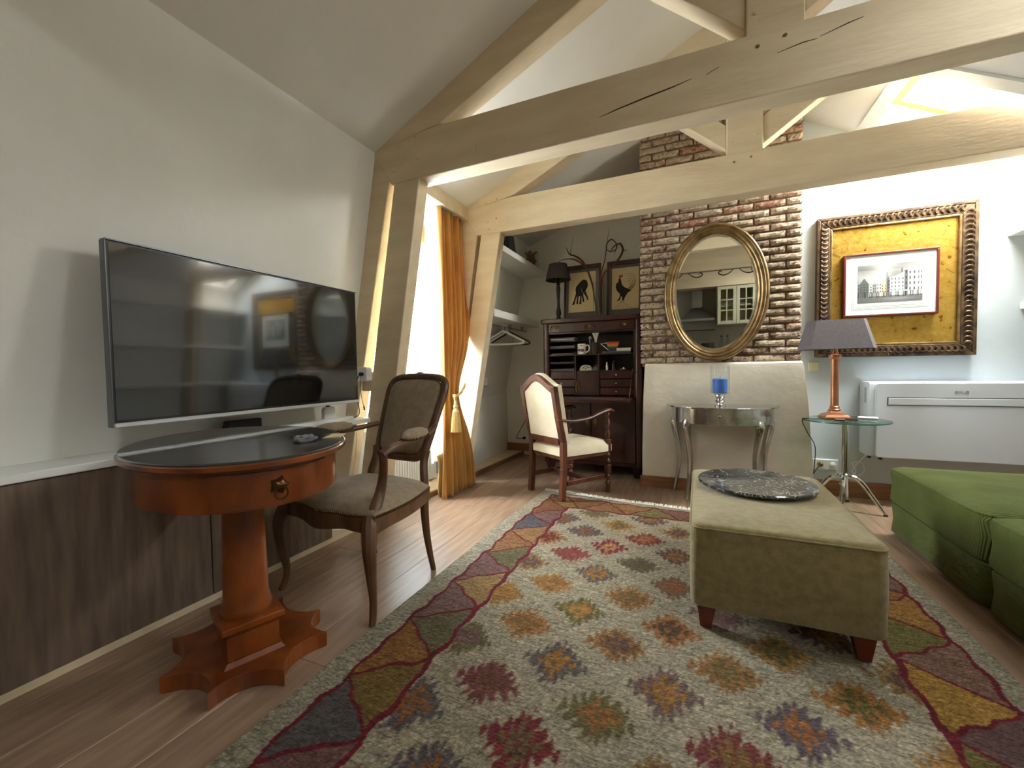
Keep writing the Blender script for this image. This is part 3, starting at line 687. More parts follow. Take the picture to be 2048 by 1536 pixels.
rail.add(rv+top_+inn+innt, [(i, (i+1) % n, n+(i+1) % n, n+i) for i in range(n)]+[(n+i, n+(i+1) % n, 3*n+(i+1) % n, 3*n+i) for i in range(n)]+[(i, 2*n+i, 2*n+(i+1) % n, (i+1) % n) for i in range(n)]+[(2*n+i, 3*n+i, 3*n+(i+1) % n, 2*n+(i+1) % n) for i in range(n)])
rail.build('seat_rail', WALN, ac, smooth=True)
st = B().dome([(x*.985, y*.985) for x, y in o1], .414, .022, .052, 7).build('seat', TAUPE, ac, smooth=True, ang=1)
nb = B()
def nails(path, step, m4=None, r=.0045):
    d = 0; last = Vector(path[0])
    out = []
    for p in path[1:]:
        p = Vector(p); L = (p-last).length
        while d <= L: out.append(last+(p-last)*(d/L if L else 0)); d += step
        d -= L; last = p
    return out
for p in nails([(x*.995, y*.995, .425) for x, y in o1[:22]], .0105)+nails([(x*.995, y*.995, .425) for x, y in o1[28:]], .0105):
    nb.lathe([(.0048, -.004), (.0048, .0), (.003, .004)], c=tuple(p), n=6)
nb_o = nb.build('nail_trim', NAIL, ac); nb_o['kind'] = 'stuff'
# back: cartouche frame leaning backwards
def bp(u, v):  # u across, v up 0..1 in back plane
    return (u, .235+.17*v, .555+.40*v)
fro = []
N = 40
for k in range(N):
    t = 2*PI*k/N; c, s_ = math.cos(t), math.sin(t); e = .30
    uu = math.copysign(abs(c)**e, c); vv = math.copysign(abs(s_)**e, s_)
    wdt = .163+.043*(vv+1)/2
    v = .5+.5*vv*1.0
    if vv > 0: v += .035*(1-uu*uu)*max(0, s_)
    fro.append(bp(uu*wdt, v))
B().tube(fro, .019, 10, 2, 1, closed=True).build('back_frame', WALN, ac, smooth=True)
B().tube([bp(-.045, 1.03), bp(-.02, 1.055), bp(0, 1.063), bp(.02, 1.055), bp(.045, 1.03)], [.008, .013, .015, .013, .008], 8).build('crest_carving', WALN, ac, smooth=True)
for s in (1, -1):
    B().tube([(s*.19, .215, .37), (s*.185, .215, .46), (s*.168, .235, .54), (s*.175, .25, .60)], [.024, .02, .02, .019], 10).build('back_stile', WALN, ac, smooth=True)
def backpad(sgn, th):
    b = B(); C0 = Vector(bp(0, .5)); nm = Vector((0, -.40, .17)).normalized()*sgn
    pts = [Vector(p) for p in fro]; m = len(pts); vs = []; rings = [(.93, .0), (.92, .010), (.86, .020), (.7, .027), (.4, .031), (.02, .033)]
    for k, h in rings:
        vs += [C0+(p-C0)*k+nm*h*th for p in pts]
    fs = [(i*m+j, i*m+(j+1) % m, (i+1)*m+(j+1) % m, (i+1)*m+j) for i in range(len(rings)-1) for j in range(m)]+[tuple((len(rings)-1)*m+j for j in range(m))]
    return b.add(vs, fs)
backpad(1, 1).merge(backpad(-1, .6)).build('backrest', TAUPE, ac, smooth=True, ang=1)
nb = B()
for p in nails([Vector((0, -.008, .004))+Vector(bp(0, .5))+(Vector(p)-Vector(bp(0, .5)))*.925 for p in fro+fro[:1]], .0105):
    nb.lathe([(.004, -.003), (.003, .003)], c=(p.x, p.y-.006, p.z), n=6)
nb.build('nail_trim', NAIL, ac)['kind'] = 'stuff'
for s in (1, -1):
    B().tube([(s*.195, .285, .715), (s*.235, .20, .70), (s*.27, .08, .692), (s*.292, -.05, .69), (s*.30, -.125, .682), (s*.298, -.165, .665)], [.015, .015, .016, .016, .019, .021], 10, 5, .85).build('armrest', WALN, ac, smooth=True)
    B().tube([(s*.300, -.158, .675), (s*.293, -.150, .63), (s*.268, -.13, .57), (s*.258, -.14, .50), (s*.268, -.185, .43), (s*.272, -.205, .38)], [.018, .017, .018, .021, .026, .024], 10, 5, .8).build('arm_support', WALN, ac, smooth=True)
    ap = B().lathe([(.001, -.016), (.032, -.014), (.040, .0), (.037, .016), (.022, .028), (.001, .032)], n=16, sx=1, sy=2.6, cap=False).xf(Matrix.Translation((s*.272, .06, .712)) @ Matrix.Rotation(s*.2, 4, 'Z')).build('arm_pad', TAUPE, ac, smooth=True, ang=1)
    nb = B()
    for k in range(30):
        t = 2*PI*k/30; x, y = .040*math.cos(t), .104*math.sin(t); a = s*.2
        nb.lathe([(.0042, -.003), (.003, .003)], c=(s*.272+x*math.cos(a)-y*math.sin(a), .06+x*math.sin(a)+y*math.cos(a), .702), n=6)
    nb.build('nail_trim', NAIL, ap)['kind'] = 'stuff'

# ================================================================== CURTAIN, SHEER, TIE-BACK, RADIATOR
def cur(u, v):
    z = 2.315-v*2.31
    # u runs along Y; gathered at the tie (z about .82)
    g = math.exp(-((z-.80)/.33)**2); yc0 = 3.04-.09*g-.08*(v); half_ = .215*(1-.50*g)+(.0 if z > .8 else .05*(.8-z))
    yy = yc0+(u-.5)*2*half_
    if z < .8: yy -= .02*(.8-z)
    amp = .030*(1-.35*g); ph = 2*PI*6.5*u+.9*math.sin(v*3+u*4)
    xx = -1.855+.085*v+amp*math.sin(ph)+.010*math.sin(ph*.5+v*5)
    return (xx, yy, z)
b = B().grid(cur, 110, 60)
cu = b.build('curtain', CURT, None, smooth=True, ang=3, solid=.004)
tag(world(cu, (-1.78, 3.0, .005)), 'ochre velvet curtain gathered by a tasselled rope at the window', 'curtain')
b = B().grid(lambda u, v: (-1.845+.012*math.sin(u*20+v*2)+.01*v, 2.735+u*(.16-.02*math.sin(v*3))+.012*math.sin(v*6), .33-v*.325), 24, 12)
tag(world(b.build('curtain_lining', CURTB, smooth=True, ang=3, solid=.003), (-1.84, 2.8, 0)), 'pale yellow curtain lining hanging below the white sheer', 'curtain')
b = B().grid(lambda u, v: (-1.90+.012*math.sin(u*26)+.01*math.sin(u*9+v*3), 2.74+(u)*.36-.04*math.sin(PI*min(1, v*1.1)), 2.29-v*2.03), 60, 30)
tag(world(b.build('sheer_curtain', SHEER, smooth=True, ang=3), (-1.9, 2.85, .26)), 'plain white sheer curtain hanging behind the ochre curtain', 'curtain')
b = B().grid(lambda u, v: (-2.16+.01*math.sin(u*15), 2.98+u*.13, 2.27-v*.15+.012*math.sin(u*12)), 16, 6)
tag(world(b.build('valance', CURT, smooth=True, ang=3, solid=.004), (-2.16, 3.04, 2.12)), 'small ochre valance at the top of the window', 'curtain')
tbk = thing('curtain_tieback', 'cream twisted rope tie-back with a tassel around the ochre curtain', 'tie-back', (-1.73, 2.84, .80))
rp = B(); path = [Vector((-1.80, 3.12, .885)), Vector((-1.745, 3.02, .86)), Vector((-1.715, 2.92, .82)), Vector((-1.71, 2.84, .795)), Vector((-1.72, 2.80, .80))]
for k in range(3):
    pts = []
    for i in range(41):
        t = i/40*4; j = min(3, int(t)); f = t-j; p = path[j]*(1-f)+path[j+1]*f; a = i*.85+k*2*PI/3
        pts.append(p+Vector((.006*math.cos(a), 0, .006*math.sin(a))))
    rp.tube(pts, .0065, 6, 1)
rp.build('rope', ROPE, tbk, w=True, smooth=True)
B().tube([(-1.715, 2.83, .80), (-1.70, 2.80, .775), (-1.705, 2.815, .745), (-1.70, 2.79, .79), (-1.72, 2.83, .80)], .011, 8).build('knot', ROPE, tbk, w=True, smooth=True)
B().lathe([(.012, 0), (.014, -.03), (.02, -.045), (.015, -.06), (.024, -.075), (.028, -.09), (.02, -.1)][::-1], c=(-1.70, 2.80, .76), n=14).build('tassel_head', ROPE, tbk, w=True, smooth=True)
B().lathe([(.026, -.095), (.034, -.16), (.040, -.245)][::-1], c=(-1.70, 2.80, .76), n=48, mod=lambda t, z: 1+.07*math.cos(24*t)).build('tassel_skirt', ROPE, tbk, w=True, smooth=True, ang=.9)
ra = thing('radiator', 'white ribbed radiator below the window behind the armchair', 'radiator', (-2.12, 2.72, .04))
rb = B()
for k in range(22): rb.tube([(-2.085, 2.40+k*.031, .06), (-2.085, 2.40+k*.031, .47)], .0105, 8, 1, 1.3)
rb.build('ribs', RADI, ra, w=True, smooth=True)['kind'] = 'stuff'
B().box(-2.15, -2.10, 2.38, 3.08, .05, .48, .004).build('back_panel', RADI, ra, w=True)
B().box(-2.15, -2.07, 2.375, 3.085, .475, .49, .003).build('top_grille', RADI, ra, w=True)
for y in (2.45, 2.97): B().box(-2.13, -2.10, y, y+.03, .03, .06).build('bracket', RADI, ra, w=True)

# ================================================================== NICHE SHELVES
s1 = struct(B().box(-1.92, -1.51, Y2+BD+.0, YN, 2.032, 2.088, .004).build('trim_6', WALL))
s2 = struct(B().box(-2.02, -1.605, Y2+BD+.0, YN, 1.472, 1.540, .004).build('trim_7', WALL))
rlw = thing('hanging_rail', 'metal clothes rail fixed under the lower niche shelf', 'rail', (-1.75, 3.9, 1.43))
B().tube([(-1.76, 3.36, 1.43), (-1.76, 4.48, 1.43)], .008, 10, 1).build('rod', STEEL, rlw, w=True, smooth=True)
for y in (3.5, 4.35): B().box(-1.772, -1.748, y, y+.02, 1.43, 1.472).build('bracket', STEEL, rlw, w=True)
def hanger(y, m, lab, dx=0, tilt=0):
    h = thing('clothes_hanger', lab, 'hanger', (-1.76+dx, y, 1.438), tilt, 'hangers on the niche rail')
    b = B().tube([(0, .0, -.012), (-.012, 0, .0), (-.006, 0, .016), (.012, 0, .014), (.012, 0, -.012), (0, 0, -.035), (0, 0, -.06)], .004, 6).build('hook', m, h, smooth=True)
    b = B().tube([(0, 0, -.055), (.06, 0, -.085), (.15, 0, -.13), (.205, 0, -.16), (.20, 0, -.183), (.1, 0, -.186), (-.1, 0, -.186), (-.20, 0, -.183), (-.205, 0, -.16), (-.15, 0, -.13), (-.06, 0, -.085)], .008, 8, 4, .8, closed=True, upv=(0, 1, 0)).build('shoulder_bar', m, h, smooth=True)
    return h
hanger(3.80, WHITE, 'white plastic hanger at the front of the niche rail', .02, .05); hanger(3.88, WHITE, 'second white plastic hanger, just behind the front one', .02, -.12)
hanger(3.95, BLACK, 'black hanger behind the white ones on the niche rail', .03, .1)
o = tag(world(B().hexa([(-1.63,3.56,2.089),(-1.55,3.56,2.089),(-1.55,3.74,2.089),(-1.63,3.74,2.089)], [(-1.61,3.58,2.25),(-1.56,3.58,2.25),(-1.56,3.70,2.27),(-1.61,3.70,2.27)]).build('black_bag', BLACK, bevel=.008), (-1.59, 3.65, 2.089)), 'small black upright bag on the upper niche shelf', 'bag')
jr = thing('glass_jar', 'glass jar filled with corks at the end of the upper niche shelf', 'jar', (-1.60, 4.27, 2.089))
B().lathe([(.078, .002), (.078, .185), (.074, .185), (.074, .008), (.001, .008)], n=24, cap=False).build('glass', GLASS, jr, smooth=True)
b = B()
for k in range(34):
    a = random.random()*2*PI; r = .052*math.sqrt(random.random()); m4 = Matrix.Translation((r*math.cos(a), r*math.sin(a), .025+.0045*k)) @ Euler((random.random()*3, random.random()*3, 0)).to_matrix().to_4x4()
    b.merge(B().lathe([(.012, -.02), (.012, .02)], n=8).xf(m4))
b.build('corks', CORK, jr)['kind'] = 'stuff'
# switch and sockets in the niche
sw = tag(world(B().prism(roundrect(3.90, 3.985, .83, .915, .006), -2.03, -1.975, 'x').build('light_switch', WHITE, bevel=.002), (-2.02, 3.94, .87)), 'white switch on the slanted niche wall', 'switch')
so = thing('wall_socket', 'socket low on the niche wall with a black plug', 'socket', (-1.82, YN-.01, .19))
B().box(-1.90, -1.74, YN-.012, YN, .155, .235, .003).build('plate', WHITE, so, w=True)
B().lathe([(.017, 0), (.015, .03)], n=12).xf(Matrix.Translation((-1.80, YN-.012, .195)) @ Matrix.Rotation(PI/2, 4, 'X')).build('plug', BLACK, so, w=True)
tag(world(B().tube([(-1.80, YN-.04, .195), (-1.87, YN-.05, .19), (-1.885, YN-.05, .21), (-1.80, YN-.04, .36), (-1.70, YN-.03, .52), (-1.5, YN-.03, .62)], .0035, 6).build('socket_cable', CABLEB), (-1.8, YN-.04, .2)), 'black cable rising from the niche socket towards the bureau', 'cable')

# ================================================================== BUREAU (SECRETAIRE)
DX0, DX1, DY, DB, DT = -1.315, -.405, 3.80, 4.28, 1.468
de = thing('writing_bureau', 'tall dark mahogany fall-front bureau left of the chimney', 'bureau', ((DX0+DX1)/2, 4.04, 0))
c = B()
c.box(DX0+.01, DX0+.03, DY+.02, DB, .10, 1.43).box(DX1-.03, DX1-.01, DY+.02, DB, .10, 1.43).box(DX0+.03, DX1-.03, DB-.02, DB, .10, 1.43).box(DX0+.03, DX1-.03, DY+.02, DB-.02, .10, .13).box(DX0+.03, DX1-.03, DY+.03, DB-.02, .70, .735).box(DX0+.03, DX1-.03, DY+.02, DB-.02, 1.325, 1.345)
c.build('carcass', MAHO, de, w=True)
for xa, xb in ((DX0, DX0+.055), (DX1-.055, DX1)):
    B().prism(roundrect(xa, xb, DY-.005, DY+.06, .018), .10, 1.425, 'z').build('corner_column', MAHO, de, w=True, smooth=True)
B().box(DX0+.055, DX1-.055, DY, DY+.02, .10, .70, .002).build('lower_front', MAHO, de, w=True) if False else None
B().prism(roundrect(DX0-.02, DX1+.004, DY-.03, DB, .03), 1.425, 1.468, 'z').build('top', MAHO, de, w=True, bevel=.008)
fz = B().box(DX0+.055, DX1-.055, DY-.002, DY+.02, 1.338, 1.424, .004).build('frieze_drawer', MAHO, de, w=True)
for fx in (-1.19, -.86, -.545):
    b = B()
    m0 = Matrix.Translation((fx, DY-.003, 1.385)) @ Matrix.Rotation(PI/2, 4, 'X')
    b.lathe([(.016, 0), (.016, .004), (.009, .009), (.002, .01)], n=12).xf(m0)
    for s in (1, -1):
        b.tube([(fx+s*.008, DY-.005, 1.40), (fx+s*.03, DY-.006, 1.405), (fx+s*.043, DY-.006, 1.385), (fx+s*.046, DY-.006, 1.362), (fx+s*.036, DY-.006, 1.352)], [.005, .008, .007, .006, .003], 6, 3, .5)
        b.tube([(fx+s*.022, DY-.006, 1.395), (fx+s*.028, DY-.006, 1.37)], [.006, .003], 6, 1, .5)
    b.lathe([(.006, 0), (.006, .006)], c=(fx, DY-.006, 1.405), n=8)
    b.build('brass_mount', BRASS, fz, w=True, smooth=True)
# lower doors
for xa, xb in ((DX0+.058, -.862), (-.858, DX1-.058)):
    d = B().box(xa, xb, DY+.002, DY+.02, .135, .715, .003).build('lower_door', MAHO, de, w=True)
    ex = -.895 if xb < -.8 else -.82
    B().lathe([(.001, 0), (.014, 0), (.014, .004), (.001, .006)], n=10, sx=1, sy=2.6, cap=False, mod=lambda t, z: 1+.2*math.cos(4*t)).xf(Matrix.Translation((ex, DY+.002, .50)) @ Matrix.Rotation(PI/2, 4, 'X')).build('escutcheon', BRASS, d, w=True, smooth=True)
for xa in (DX0+.05, DX1-.05):
    for ya in (DY+.05, DB-.05):
        B().hexa([(xa-.02,ya-.02,.0),(xa+.02,ya-.02,.0),(xa+.02,ya+.02,.0),(xa-.02,ya+.02,.0)], [(xa-.04,ya-.04,.11),(xa+.04,ya-.04,.11),(xa+.04,ya+.04,.11),(xa-.04,ya+.04,.11)]).build('foot', MAHO, de, w=True)
# interior
IX0, IX1, C1, C2, SH, DZ = DX0+.03, DX1-.075, -1.007, -.79, 1.125, .972
B().box(IX0, IX1+.04, DY+.02, DB-.025, SH-.006, SH+.002).build('shelf', MAHO, de, w=True)
B().box(C1-.005, C1+.005, DY+.03, DB-.025, .737, SH-.006).build('divider', MAHO, de, w=True); B().box(C2-.005, C2+.005, DY+.03, DB-.025, .737, SH-.006).build('divider', MAHO, de, w=True)
B().box(IX0, IX1+.04, DY+.045, DB-.025, DZ-.004, DZ+.002).build('shelf', MAHO, de, w=True)
B().box(IX1+.002, IX1+.045, DY+.015, DY+.05, .737, 1.325).build('inner_stile', MAHO, de, w=True)
for z in (1.19, 1.255, 1.045):
    B().box(IX0, C1-.005, DY+.05, DB-.03, z-.003, z).build('tray_shelf', MAHD, de, w=True)
for xa, xb in ((IX0+.004, C1-.007), (C2+.007, IX1-.002)):
    for k in range(3):
        z0 = .742+k*.077
        d = B().box(xa, xb, DY+.04, DY+.30, z0, z0+.073, .006).build('small_drawer', MAHO, de, w=True)
        B().lathe([(.003, 0), (.003, .006), (.0075, .01), (.006, .016), (.001, .018)], n=10).xf(Matrix.Translation(((xa+xb)/2, DY+.04, z0+.037)) @ Matrix.Rotation(PI/2, 4, 'X')).build('knob', IVORY if not (xa < -1 and k != 1) else BRASS, d, w=True, smooth=True)
d = B().box(C1+.008, C2-.008, DY+.04, DY+.055, .742, .966, .002).build('cupboard_door', MAHO, de, w=True)
ky = B().tube([(C1+.018, DY+.03, .87), (C1+.018, DY+.015, .87)], .003, 6, 1); ky.tube([(C1+.018+.01*math.cos(a), DY+.012, .87+.01*math.sin(a)) for a in np.linspace(0, 2*PI, 9)[:-1]], .002, 5, 1, closed=True)
ky.tube([(C1+.018, DY+.012, .86), (C1+.008, DY+.010, .82), (C1+.013, DY+.010, .77)], .005, 6).tube([(C1+.018, DY+.012, .86), (C1+.028, DY+.010, .83), (C1+.038, DY+.010, .79)], .004, 6)
ky.build('key_tassel', BRASS, d, w=True, smooth=True)
# fall flap on its stays
B().box(DX0+.06, DX1-.065, 3.40, DY+.015, .712, .735, .003).build('fall_flap', MAHO, de, w=True)
B().box(DX0+.10, DX1-.11, 3.44, DY-.02, .7355, .737).build('writing_leather', M('brown_leather', (66, 46, 36), (54, 38, 30), rough=.5, scale=20), de, w=True)
B().tube([(IX1-.004, DY+.01, .985), (IX1-.006, 3.60, .745)], .004, 6, 1).build('brass_stay', BRASS, de, w=True)
B().tube([(IX0+.03, DY+.01, .985), (IX0+.035, 3.60, .745)], .004, 6, 1).build('brass_stay', BRASS, de, w=True)
# things inside it
def slab(nm, x0, x1, y0, y1, z0, z1, m, lab, cat, rot=0, grp=None, bev=.001):
    o = B().box(x0-(x0+x1)/2, (x1-x0)/2, -(y1-y0)/2, (y1-y0)/2, 0, z1-z0).build(nm, m, bevel=bev)
    o.location = ((x0+x1)/2, (y0+y1)/2, z0); o.rotation_euler = (0, 0, rot)
    return tag(o, lab, cat, grp)
ym = DY+.055
PT = M('mauve_paper', (120, 92, 96), rough=.7); PW = M('bright_paper', (226, 224, 214), rough=.7); PB = M('manila_paper', (176, 156, 116), rough=.7); PG = M('slate_paper', (96, 106, 108), rough=.7); PD = M('dark_folder', (58, 56, 60), rough=.6)
gp = 'papers in the bureau trays'
slab('paper_stack', -1.262, -1.02, ym, ym+.28, 1.2555, 1.272, PG, 'grey papers at the bottom of the top left tray', 'papers', .01, gp)
slab('paper_sheet', -1.25, -1.03, ym-.01, ym+.26, 1.2725, 1.279, PW, 'bright white sheets on the top left tray', 'papers', -.02, gp)
slab('folder', -1.265, -1.02, ym, ym+.27, 1.2795, 1.292, PT, 'mauve folder topmost in the upper left tray', 'papers', .015, gp)
slab('paper_stack', -1.265, -1.022, ym, ym+.28, 1.1905, 1.215, PG, 'thick grey paper stack in the second left tray', 'papers', -.015, gp)
slab('folder', -1.25, -1.03, ym, ym+.26, 1.1275, 1.137, PD, 'dark folder in the third left tray', 'papers', .02, gp)
slab('envelope', -1.255, -1.06, ym-.005, ym+.2, 1.1375, 1.141, PB, 'manila envelope on the dark folder', 'papers', .05, gp)
slab('paper_stack', -1.262, -1.025, ym, ym+.26, 1.0455, 1.062, PD, 'dark papers in the left tray below the long shelf', 'papers', .02, gp)
slab('paper_stack', -1.26, -1.022, ym, ym+.26, .9745, .995, M('violet_grey_paper', (92, 84, 92), rough=.7), 'violet grey papers just above the small left drawers', 'papers', -.02, gp)
mg = thing('mug', 'white mug with a magenta print inside the bureau', 'mug', (-.955, 3.87, 1.1275))
B().lathe([(.036, 0), (.039, .004), (.039, .1), (.036, .1), (.034, .01), (.001, .01)], n=24, cap=False).build('body', WHITE, mg, smooth=True)
B().tube([(.037, -.004, .08), (.062, -.004, .085), (.072, -.004, .055), (.058, -.004, .025), (.037, -.004, .02)], .006, 8).build('handle', WHITE, mg, smooth=True)
def wrap(r, a0, a1, z0, z1):
    b = B(); n = 6; b.grid(lambda u, v: (r*math.cos(a0+(a1-a0)*u), r*math.sin(a0+(a1-a0)*u), z0+(z1-z0)*v), n, 1); return b
wrap(.0396, -PI/2-.1, -PI/2+.75, .025, .05).build('print', PURP, mg); wrap(.0396, -PI/2-.75, -PI/2-.2, .03, .05).build('print', NAVY, mg)
wrap(.0396, -PI/2-.2, -PI/2+.4, .078, .086).build('print', PD, mg)
cp = thing('pen_cup', 'dark ribbed pen cup with a shoehorn inside the bureau', 'cup', (-.842, 3.90, 1.1275))
B().lathe([(.036, 0), (.040, .11), (.037, .11), (.033, .006), (.001, .006)], n=24, cap=False, mod=lambda t, z: 1+.03*math.cos(12*t)).build('body', M('dark_brown_leather', (58, 46, 40), rough=.5), cp, smooth=True)
so_ = thing('shell_scoop', 'pale fan shaped scoop sticking out of the pen cup', 'scoop', (-.828, 3.90, 1.14))
B().hexa([(-.006,-.004,0),(.006,-.004,0),(.006,.004,0),(-.006,.004,0)], [(-.010,-.005,.12),(.010,-.005,.12),(.010,.003,.12),(-.010,.003,.12)]).hexa([(-.010,-.005,.12),(.010,-.005,.12),(.010,.003,.12),(-.010,.003,.12)], [(-.036,-.016,.195),(.036,-.016,.195),(.034,-.008,.195),(-.034,-.008,.195)]).build('blade', PW, so_, bevel=.002)
sc2 = thing('small_tool', 'little silver grip tool beside the pen cup', 'tool', (-.885, 3.90, 1.1275))
B().tube([(0, 0, .0), (0, 0, .13), (-.008, 0, .155), (.006, 0, .165), (.014, 0, .145)], .004, 6).build('stem', SILV, sc2, smooth=True)
# striped jug lying on magazines
slab('magazine', -.775, -.51, ym, ym+.2, 1.1275, 1.137, PD, 'dark magazine at the bottom of the right pile', 'magazine', .02, 'magazines in the bureau')
slab('magazine', -.76, -.505, ym+.005, ym+.2, 1.1375, 1.149, GRAYP, 'grey magazine in the middle of the right pile', 'magazine', -.02, 'magazines in the bureau')
slab('notebook', -.63, -.505, ym-.005, ym+.18, 1.1495, 1.176, PW, 'white paged notebook on the magazines', 'book', 0, 'magazines in the bureau')
slab('magazine', -.70, -.50, ym+.06, ym+.22, 1.205, 1.212, M('red_cover', (150, 52, 40), rough=.5), 'red magazine lying on top behind the striped bag', 'magazine', .1, 'magazines in the bureau') if False else None
jg = thing('striped_jug', 'red, yellow and dark striped jug with a white triangular handle', 'jug', (-.665, 3.885, 1.150))
cs = [(170, 56, 40), (196, 120, 60), (150, 148, 90), (60, 70, 74), (40, 36, 72)]
zz = [.075, .058, .043, .03, .0]; zt = .085
for k, cc in enumerate(cs):
    za = [.069, .052, .04, .02, 0][k]; zb = [.085, .069, .052, .04, .02][k]
    f = lambda z: .034+z*.28
    B().hexa([(-f(za),-.03,za),(f(za),-.03,za),(f(za),.03,za),(-f(za),.03,za)], [(-f(zb),-.034,zb),(f(zb),-.034,zb),(f(zb),.034,zb),(-f(zb),.034,zb)]).build('stripe', M('jug_stripe', cc, rough=.4), jg)
B().tube([(-.052, -.02, .075), (-.112, -.02, .073), (-.04, -.02, .01)], .0045, 6, 1, closed=False).build('handle', WHITE, jg)
cap = thing('pale_cap', 'pale cap with dark stripes in the middle compartment', 'cap', (-.925, 3.90, .975))
B().lathe([(.062, 0), (.062, .01), (.055, .032), (.035, .05), (.001, .055)], n=20, cap=False, sx=1, sy=.8).build('crown', IVORYW, cap, smooth=True)
B().tube([(-.02, -.049, .02), (.0, -.04, .038), (.03, -.03, .042)], .003, 6).tube([(.0, -.052, .01), (.02, -.045, .028), (.045, -.03, .028)], .003, 6).build('stripe', BLACK, cap)
slab('white_box', -.855, -.805, 3.87, 3.93, .9745, 1.005, PG, 'small pale box beside the cap', 'box'); slab('brown_box', -.862, -.80, 3.94, 3.99, .9745, 1.025, M('brown_card', (90, 60, 46), rough=.7), 'brown box behind the pale box', 'box')
b1 = thing('silver_flask', 'small silver flask in the right compartment', 'flask', (-.725, 3.89, .975)); B().lathe([(.001, 0), (.017, 0), (.017, .05), (.010, .06), (.008, .075), (.001, .076)], n=16, cap=False).build('body', CHROME, b1, smooth=True)
b2 = thing('dark_bottle', 'small dark glass bottle next to the silver flask', 'bottle', (-.665, 3.90, .975)); B().lathe([(.001, 0), (.022, 0), (.022, .06), (.008, .075), (.008, .09), (.001, .09)], n=16, cap=False).build('body', M('dark_glass', (24, 34, 36), rough=.15, coat=.5), b2, smooth=True)
b3 = thing('tiny_dish', 'tiny pale dish with a bead at the right of the compartment', 'dish', (-.575, 3.89, .975)); B().lathe([(.018, 0), (.036, .010), (.034, .012), (.001, .004)], n=18, cap=False).build('bowl', PB, b3, smooth=True); B().lathe([(.001, .005), (.010, .012), (.008, .022), (.001, .026)], n=12, cap=False).build('bead', WHITE, b3, smooth=True)

# ------------------------------------------------------------------ on top of the bureau
Z0 = DT+.0005
dl = thing('desk_lamp', 'dark turned table lamp with a charcoal shade on the bureau', 'lamp', (-1.212, 3.98, Z0))
B().lathe([(.045, 0), (.045, .012), (.026, .02), (.018, .045), (.026, .07), (.024, .10), (.014, .135), (.013, .2), (.017, .26), (.022, .33), (.013, .345), (.022, .36), (.011, .375), (.009, .43)], n=18).build('turned_stem', BLACK, dl, smooth=True)
B().lathe([(.124, .40), (.088, .555), (.086, .555), (.122, .40)], n=32, cap=False).build('shade', DSHADE, dl, smooth=True)
B().lathe([(.001, .552), (.086, .552), (.086, .556), (.001, .556)], n=32, cap=False).build('shade_top_ring', DSHADE, dl, smooth=True)
def picture(nm, lab, x0, x1, art, z0=Z0):
    W, H = x1-x0, .58
    p = thing(nm, lab, 'picture', ((x0+x1)/2, 4.13, z0), (math.radians(-7), 0, 0), 'framed prints leaning on the bureau')
    h = W/2
    fr = B().box(-h, h, -.012, .012, H-.045, H, .003).box(-h, -h+.018, -.012, .012, .03, H-.045, .003).box(h-.018, h, -.012, .012, .03, H-.045, .003).box(-h, h, -.012, .012, 0, .03, .003)
    fr.build('frame', MAHO, p)
    B().box(-h+.018, h-.018, -.004, .006, .03, H-.045).build('passepartout', PASSE, p)
    pw, pb_, pt = h-.05, .095, H-.075
    B().box(-pw, pw, -.006, -.0041, pb_, pt).build('sheet', PAPER, p)
    art(p, pw, pb_, pt); return p
def flat(polys, y, th, m, p, nm):
    b = B()
    for q_ in polys: b.prism(q_, y, y+th, 'y')
    return b.build(nm, m, p)
def elephant(p, pw, zb, zt):
    S = (zt-zb); X = lambda a: a*pw*2-pw; Z = lambda a: zb+a*S
    body = [(.37,.71),(.46,.78),(.56,.81),(.67,.78),(.72,.69),(.70,.60),(.63,.53),(.67,.455),(.73,.355),(.73,.29),(.68,.29),(.68,.34),(.60,.43),(.54,.47),(.57,.355),(.60,.25),(.53,.25),(.51,.355),(.486,.41),(.486,.31),(.486,.2),(.40,.2),(.43,.31),(.435,.40),(.38,.40),(.365,.31),(.365,.205),(.295,.205),(.31,.33),(.32,.42),(.27,.33),(.22,.195),(.13,.19),(.206,.31),(.27,.47),(.254,.58),(.286,.655)]
    flat([[(X(a), Z(b_)) for a, b_ in body]], -.0072, .001, INK, p, 'elephant_print')
    B().tube([(X(.49), -.0085, Z(.61)), (X(.50), -.0085, Z(.52)), (X(.56), -.0085, Z(.475)), (X(.64), -.0085, Z(.50))], [.002, .006, .005, .001], 6, 4, .4, upv=(0,0,1)).build('tusk_print', IVORYW, p)
